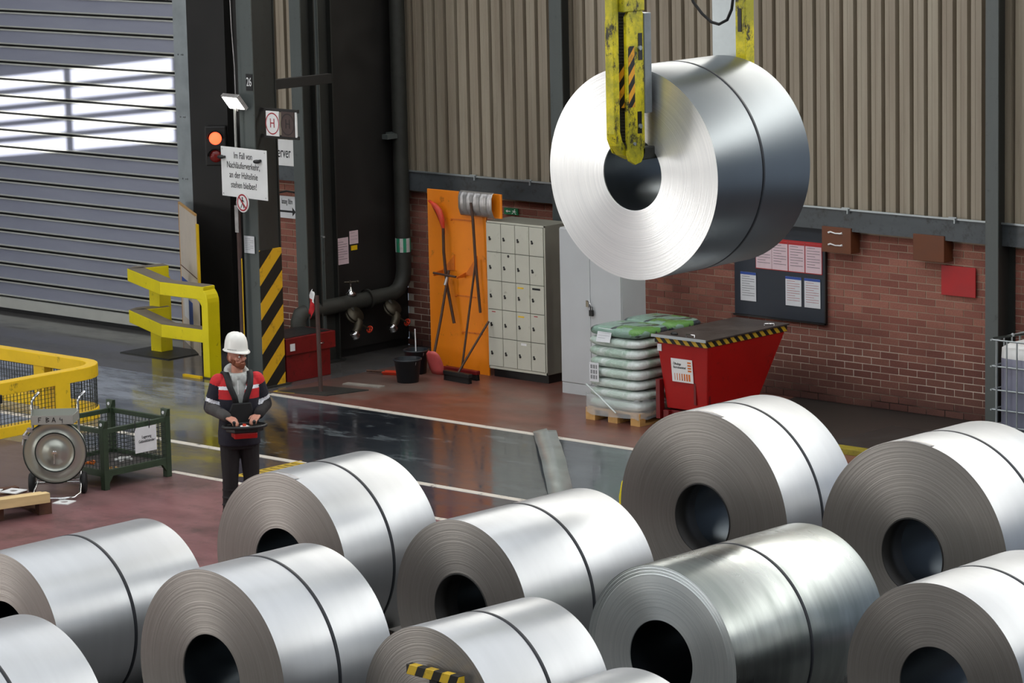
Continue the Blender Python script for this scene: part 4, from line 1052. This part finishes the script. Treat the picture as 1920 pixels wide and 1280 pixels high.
# ------------------------------------------------------------------ coils
def coil(label, x, y, R, r, yaw, L, kind, z=0, strapf=(.5,), sleeve=False, tail=False, seed=1.):
    t = T('steel_coil', label, 'coil', (x, y, z), yaw, None)
    mats = mat_coil(kind, seed); bright_ = kind == 'bright'
    mb = MB(); n = 160; rnd = random.Random(int(seed*100))
    # front face rings
    K = 90; prof = [(r, .012)]
    amp = .0005 if kind == 'dull' else .0003
    for k in range(K+1):
        rr_ = r+(R-r)*k/K; o_ = rnd.uniform(-amp, amp)
        if kind == 'mixed' and k > K*.84: o_ += .014*((k*7) % 5)/5
        if 0 < k < K: prof.append((rr_-(R-r)/K*.3, o_)); prof.append((rr_, o_))
        else: prof.append((rr_, 0))
    mb.cur = 1; mb.lathe(prof, n, 'Y', (0, 0, R))
    mb.cur = 0; mb.lathe([(R, 0), (R+.0008, .004), (R+.0008, L-.004), (R, L)], n, 'Y', (0, 0, R))
    mb.cur = 1; mb.lathe([(R, L), (r, L)], n, 'Y', (0, 0, R))
    mb.cur = 2; mb.lathe([(r, .012), (r, L)], n, 'Y', (0, 0, R))
    for v in range(len(mb.v)): mb.v[v] = (mb.v[v][0], mb.v[v][1], mb.v[v][2]-R)
    if tail:
        # lip of the outermost wrap end
        mb.cur = 0
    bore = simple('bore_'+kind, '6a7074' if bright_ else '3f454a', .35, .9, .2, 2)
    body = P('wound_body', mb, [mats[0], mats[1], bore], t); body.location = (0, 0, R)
    for f_ in strapf:
        yc = L*f_
        P('strap', MB().lathe([(R+.0005, yc-.017), (R+.0035, yc-.016), (R+.0035, yc+.016), (R+.0005, yc+.017)], n, 'Y', (0, 0, 0)), simple('strap_black', '22252a', .5, .3, .05), t).location = (0, 0, R)
        a0 = radians(70)
        mb = MB(); mb.T = Matrix.Rotation(-radians(30), 4, 'Y'); mb.box(-.03, .03, yc-.02, yc+.02, R+.002, R+.007)
        P('strap_seal', mb, 'wire', t).location = (0, 0, R)
    if sleeve:
        P('inner_sleeve', MB().lathe([(r-.002, -.004), (r-.012, -.004), (r-.012, .25), (r-.002, .25)], n, 'Y', (0, 0, R), closed=True), 'black_steel', t)
    if tail:
        v = []
        for k in range(9):
            a = radians(86+tail-k*2.2)
            for yy, dr in ((-.006, .002), (-.004, .006), (.05, .004)): v.append(((R+dr)*cos(a), yy+.004*sin(k*2), R+(R+dr)*sin(a)))
        P('outer_wrap_end', MB().add(v, [(k*3+j, k*3+j+1, k*3+4+j, k*3+3+j) for k in range(8) for j in range(2)], True), 'alu', t)
    return t
CO = [
 ('silvery coil cropped by the left edge, middle row', -21.233, 16.767, .68, .29, 0, 1.58, 'dull', False, 0),
 ('grey coil right in front of the worker', -21.008, 19.584, .784, .305, radians(1), 1.152, 'dull', False, 6),
 ('large grey coil in the foreground, second from the left edge', -18.661, 16.653, .808, .318, radians(-.9), 1.107, 'dull', False, 0),
 ('grey coil in the middle, between the worker side coil and the mirror-like one', -18.759, 19.451, .743, .305, radians(-.9), 1.542, 'dull', True, 0),
 ('large grey coil in the back row directly before the red container', -18.782, 22.515, .951, .315, radians(-.9), .963, 'dull', True, 8),
 ('shiny mirror-like coil with cloudy reflections and bright ringed face', -16.502, 19.269, .736, .312, 0, 1.829, 'mixed', False, 0),
 ('grey coil cropped by the bottom right corner', -14.344, 19.79, .776, .305, radians(1.5), 1.30, 'dull', False, 0),
 ('large grey coil at the right edge, back row before the brick wall', -16.502, 22.467, .957, .318, radians(-.9), 1.093, 'dull', True, 10),
 ('grey coil at the bottom centre behind a striped bar', -16.752, 17.017, .704, .26, radians(-3), 1.15, 'dull', False, 0),
 ('pale coil cropped by the bottom left corner', -18.7, 13.64, .794, .305, 0, 1.395, 'dull', False, 0),
 ('coil whose rim just shows at the bottom edge, right of centre', -14.75, 15.90, .72, .305, 0, 1.1, 'dull', False, 0),
]
for i, (lb_, x, y, R, r, yw, L, kd, sl, tl_) in enumerate(CO):
    coil(lb_, x, y, R, r, yw, L, kd, 0, (.5,), sl, tl_, 1.37+i)
HX, HY, HZ, HR, HL = -18.67, 21.53, 4.07, .887, 1.29
coil('bright steel coil hanging in the yellow crane tongs', HX, HY, HR, .305, radians(2.5), HL, 'bright', HZ-HR, (.49,), False, 0, 9.1)
t = T('striped_bar', 'yellow and black striped bar before the face of the bottom centre coil', 'bar', (-16.86, 16.90, 1.075), radians(-3))
P('bar', B(0, .545, 0, .06, 0, .075), 'hazard_bar', t, .004)
P('stand', MB().box(.22, .30, .02, .06, -1.075, 0), 'black_steel', t)

# ------------------------------------------------------------------ crane tongs
tg = T('crane_tongs', 'worn yellow crane tongs gripping the hanging coil through its bore', 'crane', (-18.48, 21.45, 4.3))
P('spine', MB().sweep([(-.03, -.33, 4.5), (-.03, -.33, 3.0), (-.03, -.33, .25), (-.03, -.33, .16), (-.03, -.30, .07), (-.03, -.24, 0), (-.03, -.15, -.04), (-.03, .0, -.05)], .085, .07), 'worn_yellow', tg, .006)
P('right_plate', MB().prism([(-.245, -.02), (-.22, -.08), (-.15, -.115), (-.08, -.10), (-.03, -.03), (-.03, 1.12), (-.06, 1.16), (-.20, 1.16), (-.245, 1.10)], .02, .05, 'YZ'), 'worn_yellow', tg, .005)
P('left_plate', MB().prism([(-.30, .10), (-.24, -.02), (-.1, -.08), (-.03, .0), (-.03, 1.12), (-.28, 1.12), (-.30, 1.05)], -.135, -.115, 'YZ'), 'worn_yellow', tg, .005)
P('stripe_guard', B(-.112, .018, -.255, -.24, .36, .72), 'hazard_tong', tg, .002)
P('stripe_strip', B(.05, .053, -.225, -.15, .36, .86), 'hazard_tong', tg)
P('slot', MB().box(.05, .0535, -.10, -.05, .74, .96).box(.05, .0535, -.12, -.07, .14, .32), 'black', tg)
mb = MB()
for k in range(44): z = -.02+k*.026; mb.box(-.10, .012, -.20, -.185, z, z+.014)
mb.box(-.10, .012, -.185, -.17, -.05, 1.15)
P('rack', mb, 'pipe_dark', tg)
P('bolt', MB().cyl((.05, -.09, .84), (.07, -.09, .84), .02, n=8), 'galv', tg); P('bolt', MB().cyl((.05, -.1, .20), (.07, -.1, .20), .02, n=8), 'galv', tg); P('bolt', MB().cyl((.05, -.17, .06), (.065, -.17, .06), .014, n=8), 'galv', tg)
P('face_pad', B(-.10, .06, -.03, .055, .30, 1.12), simple('pad_grey', '8b9194', .4, .3), tg, .004)
P('toe', MB().box(-.10, .05, -.06, .25, -.085, .02), 'pipe_dark', tg, .01)
P('upper_arm', MB().box(-.12, .06, -.28, -.02, 1.14, 3.6), 'worn_yellow', tg, .01)
P('rear_arm', MB().box(-.23, -.12, 1.50, 1.62, -.1, 4.5), 'worn_yellow', tg, .006)
P('rear_plate', MB().box(-.52, -.24, 1.54, 1.57, .35, 4.5), 'galv', tg, .004)
P('rear_toe', MB().box(-.20, -.10, 1.30, 1.62, -.10, .0), 'pipe_dark', tg, .01)
P('slot', MB().box(-.2, -.16, 1.495, 1.50, .85, 1.05), 'black', tg)
P('cross_beam', MB().box(-.3, .1, -.4, 1.8, 3.6, 4.1), 'worn_yellow', tg, .02)
P('crane_mast', MB().box(-.2, .1, .5, .9, 4.1, 8.6), 'black_steel', tg, .02)
o = tag(P('loop_cable', MB().tube([(-18.87, 22.5, 6.2), (-18.86, 22.5, 5.6), (-18.80, 22.5, 5.43), (-18.70, 22.5, 5.33), (-18.6, 22.5, 5.265), (-18.52, 22.5, 5.25), (-18.43, 22.5, 5.29), (-18.38, 22.5, 5.38), (-18.36, 22.5, 5.5), (-18.38, 22.5, 6.2)], .013, 8), 'rubber'), 'black cable loop hanging above the raised coil', 'cable')

# ------------------------------------------------------------------ worker
def remesh(name, mb, voxel, smooth=4):
    me = mb.mesh(name+'_src', 'skin'); o = bpy.data.objects.new('tmp', me); COL.objects.link(o)
    m = o.modifiers.new('r', 'REMESH'); m.mode = 'VOXEL'; m.voxel_size = voxel; m.use_smooth_shade = True
    m2 = o.modifiers.new('s', 'SMOOTH'); m2.factor = .5; m2.iterations = smooth
    dg = bpy.context.evaluated_depsgraph_get(); r = bpy.data.meshes.new_from_object(o.evaluated_get(dg)); bpy.data.objects.remove(o); r.name = name
    return r
def paint(me, mats, fn):
    me.materials.clear()
    for m in mats: me.materials.append(M[m])
    for p in me.polygons: p.material_index = fn(p.center); p.use_smooth = True
def cap(mb, a, b, ra, rb):
    mb.sphere(a, ra, 14, 8); mb.sphere(b, rb, 14, 8); mb.cyl(a, b, ra, rb, 14)
wk = T('worker', 'worker in white helmet and navy red jacket holding a radio control box', 'person', (-25.01, 22.81, 0), radians(56))
HEADM = Matrix.Translation((0, .0, 1.56)) @ Matrix.Rotation(radians(30), 4, 'Z') @ Matrix.Rotation(radians(3), 4, 'X') @ Matrix.Translation((0, 0, -1.56))
b = MB()
# trunk, legs
b.loft([(0, .0, .84, .13, .10), (0, 0, .93, .165, .115), (0, 0, 1.08, .145, .10), (0, 0, 1.25, .16, .105), (0, .01, 1.40, .175, .11), (0, .015, 1.48, .15, .09), (0, .015, 1.53, .08, .065)])
for s in (-1, 1):
    cap(b, (s*.085, 0, .88), (s*.10, -.01, .50), .085, .058); cap(b, (s*.10, -.01, .50), (s*.11, .03, .10), .055, .042)
    cap(b, (s*.11, .03, .06), (s*.13, -.12, .04), .042, .038)
cap(b, (0, .02, 1.5), (0, 0, 1.62), .06, .056)
EL = {-1: (-.272, .02, 1.215), 1: (.272, .04, 1.215)}; WR = {-1: (-.150, -.25, 1.155), 1: (.160, -.24, 1.16)}
for s in (-1, 1):
    cap(b, (s*.185, .01, 1.465), EL[s], .052, .042); cap(b, EL[s], WR[s], .04, .027)
# hands
def hand(s):
    w = Vector(WR[s]); d = Vector((-s*.55, -.75, -.32)).normalized(); up = Vector((0, -.2, 1)); side = d.cross(up).normalized(); up = side.cross(d)
    side = side*s            # towards the thumb side (inwards)
    side = -side if side.dot(Vector((-s, 0, 0))) < 0 else side
    for k in range(4):
        q = (k-1.5)*.02
        a0 = w+d*.01+side*q*.6; k0 = w+d*.085+side*q*1.05+up*.004
        cap(b, a0, k0, .016, .0125)
        ln = (.070, .080, .074, .058)[3-k]; curl = .55+.1*k
        k1 = k0+(d*.9-up*.45*curl+side*q*.5).normalized()*ln*.5; k2 = k1+(d*.45-up*1.0*curl).normalized()*ln*.32; k3 = k2+(d*.0-up*1.).normalized()*ln*.22
        cap(b, k0, k1, .0098, .0088); cap(b, k1, k2, .0088, .0082); cap(b, k2, k3, .0082, .0072)
    t0_ = w+d*.025+side*.03; t1 = t0_+(d*.6+side*.8-up*.2).normalized()*.04; t2 = t1+(d*.9+side*.1-up*.35).normalized()*.03
    cap(b, t0_, t1, .014, .0105); cap(b, t1, t2, .0105, .0085)
hand(-1); hand(1)
# head
b.T = HEADM
b.sphere((0, .015, 1.735), (.076, .096, .105), 24, 16); b.sphere((0, -.03, 1.665), (.054, .062, .062), 20, 12); b.sphere((0, -.066, 1.635), (.028, .022, .022))
b.loft([(0, -.085, 1.735, .010, .012), (0, -.098, 1.71, .013, .017), (0, -.101, 1.692, .017, .018), (0, -.09, 1.682, .014, .012)], 12)
b.sphere((0, -.068, 1.752), (.052, .022, .012)); b.sphere((-.045, -.055, 1.70), (.022, .025, .02)); b.sphere((.045, -.055, 1.70), (.022, .025, .02))
b.sphere((0, -.089, 1.665), (.024, .010, .006)); b.sphere((0, -.088, 1.655), (.022, .010, .007))
for s in (-1, 1): b.sphere((s*.080, .012, 1.705), (.011, .022, .033))
b.T = Matrix()
body = remesh('body', b, .0055, 2); paint(body, ['skin'], lambda c: 0); link('body', body, wk)
mb = MB(); mb.T = HEADM
for s in (-1, 1): mb.sphere((s*.031, -.077, 1.727), .0125, 12, 8)
P('eyes', mb, 'eye', wk)
mb = MB(); mb.T = HEADM
for s in (-1, 1): mb.sphere((s*.031, -.0885, 1.726), (.005, .003, .005), 8, 6)
P('pupils', mb, 'ink', wk)
mb = MB(); mb.T = HEADM
for s in (-1, 1): mb.sphere((s*.033, -.088, 1.746), (.018, .006, .004), 10, 6)
P('eyebrows', mb, 'beard', wk)
mb = MB(); mb.T = HEADM; mb.sphere((0, -.040, 1.645), (.059, .062, .042)); mb.sphere((0, -.072, 1.628), (.034, .03, .034)); mb.sphere((0, -.092, 1.676), (.03, .013, .006)); mb.sphere((-.055, -.012, 1.67), (.014, .03, .04)); mb.sphere((.055, -.012, 1.67), (.014, .03, .04))
me = remesh('beard', mb, .006, 1); paint(me, ['beard'], lambda c: 0); link('beard', me, wk)
mb = MB(); mb.T = HEADM; mb.sphere((0, .05, 1.70), (.072, .07, .07)); me = remesh('hair', mb, .008, 1); paint(me, ['beard'], lambda c: 0); link('hair', me, wk)
# helmet
hm = MB(); hm.T = HEADM
n_ = 48; prof = [(1.03, 0), (1.0, .012), (.985, .04), (.95, .085), (.86, .125), (.70, .155), (.48, .172), (.25, .18), (0.02, .182)]; vs = []
for r_, z_ in prof:
    for k in range(n_):
        a = 2*pi*k/n_; x = .108*r_*cos(a); y = .015+.132*r_*sin(a); zz = 1.785+z_*.95
        if abs(x) < .05 and z_ > .08 and z_ < .181: zz += .006*(1 if (int((x+.05)/.02) % 2 == 0) else 0)
        vs.append((x, y, zz))
hm.add(vs, [(j*n_+k, j*n_+(k+1) % n_, (j+1)*n_+(k+1) % n_, (j+1)*n_+k) for j in range(len(prof)-1) for k in range(n_)], True)
P('helmet_shell', hm, 'helmet', wk)
hm = MB(); hm.T = HEADM; vs = []
for f_, dz in ((1.0, .0), (1.14, -.012)):
    for k in range(n_):
        a = 2*pi*k/n_; fr = max(0, -sin(a))**2; g_ = 1+(f_-1)*(.8+1.2*fr); vs.append((.111*(1+(f_-1)*.8)*cos(a), .015+.135*g_*sin(a), 1.789+dz*(1+fr)))
hm.add(vs, [(k, (k+1) % n_, n_+(k+1) % n_, n_+k) for k in range(n_)], True)
o = P('helmet_brim', hm, 'helmet', wk); o.modifiers.new('s', 'SOLIDIFY').thickness = .006
hm = MB(); hm.T = HEADM
for k in range(7):
    a = pi*1.02+k*.12; p = Vector((.112*cos(a), .015+.136*sin(a), 1.802)); q = Vector((.115*cos(a), .015+.139*sin(a), 1.802)); hm.cyl(p, q, .004, n=6)
P('helmet_rivets', hm, 'ink', wk)
# hoodie
mb = MB(); mb.loft([(0, -.01, 1.05, .155, .125), (0, -.012, 1.25, .165, .132), (0, -.008, 1.40, .175, .130), (0, .0, 1.50, .15, .11), (0, .0, 1.555, .095, .085)])
vs = []
for k in range(24):
    a = 2*pi*k/24; mb.sphere((.098*cos(a), .012+.098*sin(a), 1.550+.035*sin(a)), (.030, .030, .036), 10, 6)
mb.sphere((0, .115, 1.56), (.12, .05, .08)); mb.sphere((-.05, -.11, 1.50), (.03, .03, .06)); mb.sphere((.05, -.11, 1.50), (.03, .03, .06))
me = remesh('hoodie', mb, .008, 2); paint(me, ['hoodie'], lambda c: 0); ho = link('hoodie', me, wk)
P('drawstring', MB().tube([(-.02, -.155, 1.5), (-.022, -.165, 1.42), (-.018, -.16, 1.36)], .004, 6), 'white', ho)
# jacket
mb = MB(); mb.loft([(0, -.0, .84, .205, .155), (0, -.0, .95, .205, .16), (0, -.005, 1.08, .19, .15), (0, -.008, 1.25, .198, .152), (0, -.004, 1.40, .215, .150), (0, .005, 1.48, .20, .125), (0, .01, 1.535, .13, .10)], 36, 2.3)
for s in (-1, 1):
    sh_ = (s*.185, .01, 1.465)
    cap(mb, sh_, EL[s], .082, .068); cap(mb, EL[s], Vector(EL[s]).lerp(Vector(WR[s]), .93), .066, .047)
    for k in range(6):
        p = Vector(sh_).lerp(Vector(EL[s]), .15+k*.16); mb.sphere(p, (.080-.002*k, .082-.002*k, .022), 14, 6)
        p = Vector(EL[s]).lerp(Vector(WR[s]), .08+k*.15); mb.sphere(p, (.028, .062-.003*k, .064-.003*k), 12, 6)
me = remesh('jacket', mb, .008, 2)
bm = bmesh.new(); bm.from_mesh(me)
kill = [f for f in bm.faces if (lambda c: abs(c.x+.008) < .052+.06*max(0, (c.z-1.38)/.16) and c.y < -.03 and c.z > 1.02 and Vector((c.x, c.y)).length < .28 and c.y > -.19)(f.calc_center_median())]
bmesh.ops.delete(bm, geom=kill, context='FACES'); bm.to_mesh(me); bm.free()
def jk(c):
    x, y, z = c
    for s in (-1, 1):
        a = Vector((s*.185, .01, 1.465)); e = Vector(EL[s]); w = Vector(WR[s]); ax = (e-a).normalized(); t_ = (c-a).dot(ax); dist = (c-a-ax*t_).length
        if s*x > .19 and z > 1.12:
            if .175 < t_ < .21 and y > -.12: return 2
        ax2 = (w-e).normalized(); t2 = (c-e).dot(ax2); d2 = (c-e-ax2*t2).length
        if t2 > .0 and d2 < .085 and (abs(x) > .2 or y < -.17): return 3 if s == -1 else 4
        if s*x > .2: return 1 if (t_ < .03 and z > 1.42) else 0
    if 1.405 < z < 1.437 and abs(x) < .2: return 2
    if z > 1.31: return 1
    return 0
paint(me, ['navy_cloth', 'red_cloth', 'reflective', 'grey_cloth', 'trouser'], jk)
jo = link('jacket', me, wk); jo.modifiers.new('s', 'SOLIDIFY').thickness = -.006
# trousers and boots
mb = MB(); mb.loft([(0, 0, .80, .18, .135), (0, 0, .9, .19, .14), (0, 0, 1.0, .175, .13)])
for s in (-1, 1):
    cap(mb, (s*.095, 0, .86), (s*.105, -.01, .50), .105, .082); cap(mb, (s*.105, -.01, .50), (s*.115, .02, .13), .08, .074)
    for k in range(5): mb.sphere((s*(.105+.003*k), .0, .45-.075*k), (.085, .085, .02), 14, 6)
me = remesh('trousers', mb, .009, 2); paint(me, ['trouser'], lambda c: 0); link('trousers', me, wk)
for s in (-1, 1):
    mb = MB(); cap(mb, (s*.115, .04, .06), (s*.135, -.14, .045), .055, .05); cap(mb, (s*.115, .03, .06), (s*.115, .03, .16), .056, .052)
    me = remesh('boot', mb, .008, 2)
    for v in me.vertices: v.co.z = max(v.co.z, 0.0)
    paint(me, ['black'], lambda c: 0); link('boot', me, wk)
# radio controller with harness
cn = T('radio_controller', 'black and red radio control box worn on a chest harness by the worker', 'remote control', (-25.01, 22.81, 0), radians(56))
mb = MB().prism([(-.17, -.25), (.18, -.25), (.19, -.36), (.12, -.44), (-.11, -.44), (-.18, -.36)], 1.02, 1.075, 'XY'); P('housing', mb, 'black', cn, .012)
P('red_base', MB().prism([(-.12, -.26), (.13, -.26), (.12, -.42), (-.11, -.42)], .96, 1.02, 'XY'), 'red_paint', cn, .01)
P('guard_ring', MB().tube([(.005+.215*cos(a), -.34+.125*sin(a), 1.075) for a in [2*pi*k/28 for k in range(29)]], .016, 8), 'black', cn)
for x in (-.10, .10): P('joystick', MB().cyl((x, -.36, 1.07), (x, -.36, 1.11), .014, n=10).sphere((x, -.36, 1.115), .018), 'black', cn)
P('display_panel', MB().prism([(-.05, -.41), (.05, -.41), (.03, -.32), (-.03, -.32)], 1.075, 1.08, 'XY'), 'white', cn)
P('stop_button', MB().cyl((.0, -.37, 1.08), (0, -.37, 1.10), .018, n=14), 'tool_red', cn)
def flat(pts, w, th=.012):
    return MB().sweep(pts, w, th)
def strap(s):
    pts = [(s*.135, .15, 1.40), (s*.13, .12, 1.52), (s*.125, .05, 1.565), (s*.12, -.05, 1.57), (s*.115, -.12, 1.53), (s*.10, -.172, 1.44), (s*.06, -.186, 1.34), (s*.045, -.188, 1.26)]
    vs = []
    for i, p in enumerate(pts):
        w = .03
        vs += [(p[0]-w, p[1], p[2]), (p[0]+w, p[1], p[2])]
    return MB().add(vs, [(2*i, 2*i+1, 2*i+3, 2*i+2) for i in range(len(pts)-1)], True)
for s in (-1, 1):
    o = P('shoulder_strap', strap(s), 'rubber', cn); o.modifiers.new('s', 'SOLIDIFY').thickness = .02
mb = MB().prism([(-.085, 1.28), (.1, 1.28), (.12, 1.2), (.11, 1.06), (-.11, 1.06), (-.12, 1.2)], -.20, -.175)
P('chest_plate', mb, 'rubber', cn, .015)
for x in (-.11, .115): P('lower_strap', MB().tube([(x, -.19, 1.12), (x, -.22, 1.09), (x, -.27, 1.06)], .014, 8), 'rubber', cn)
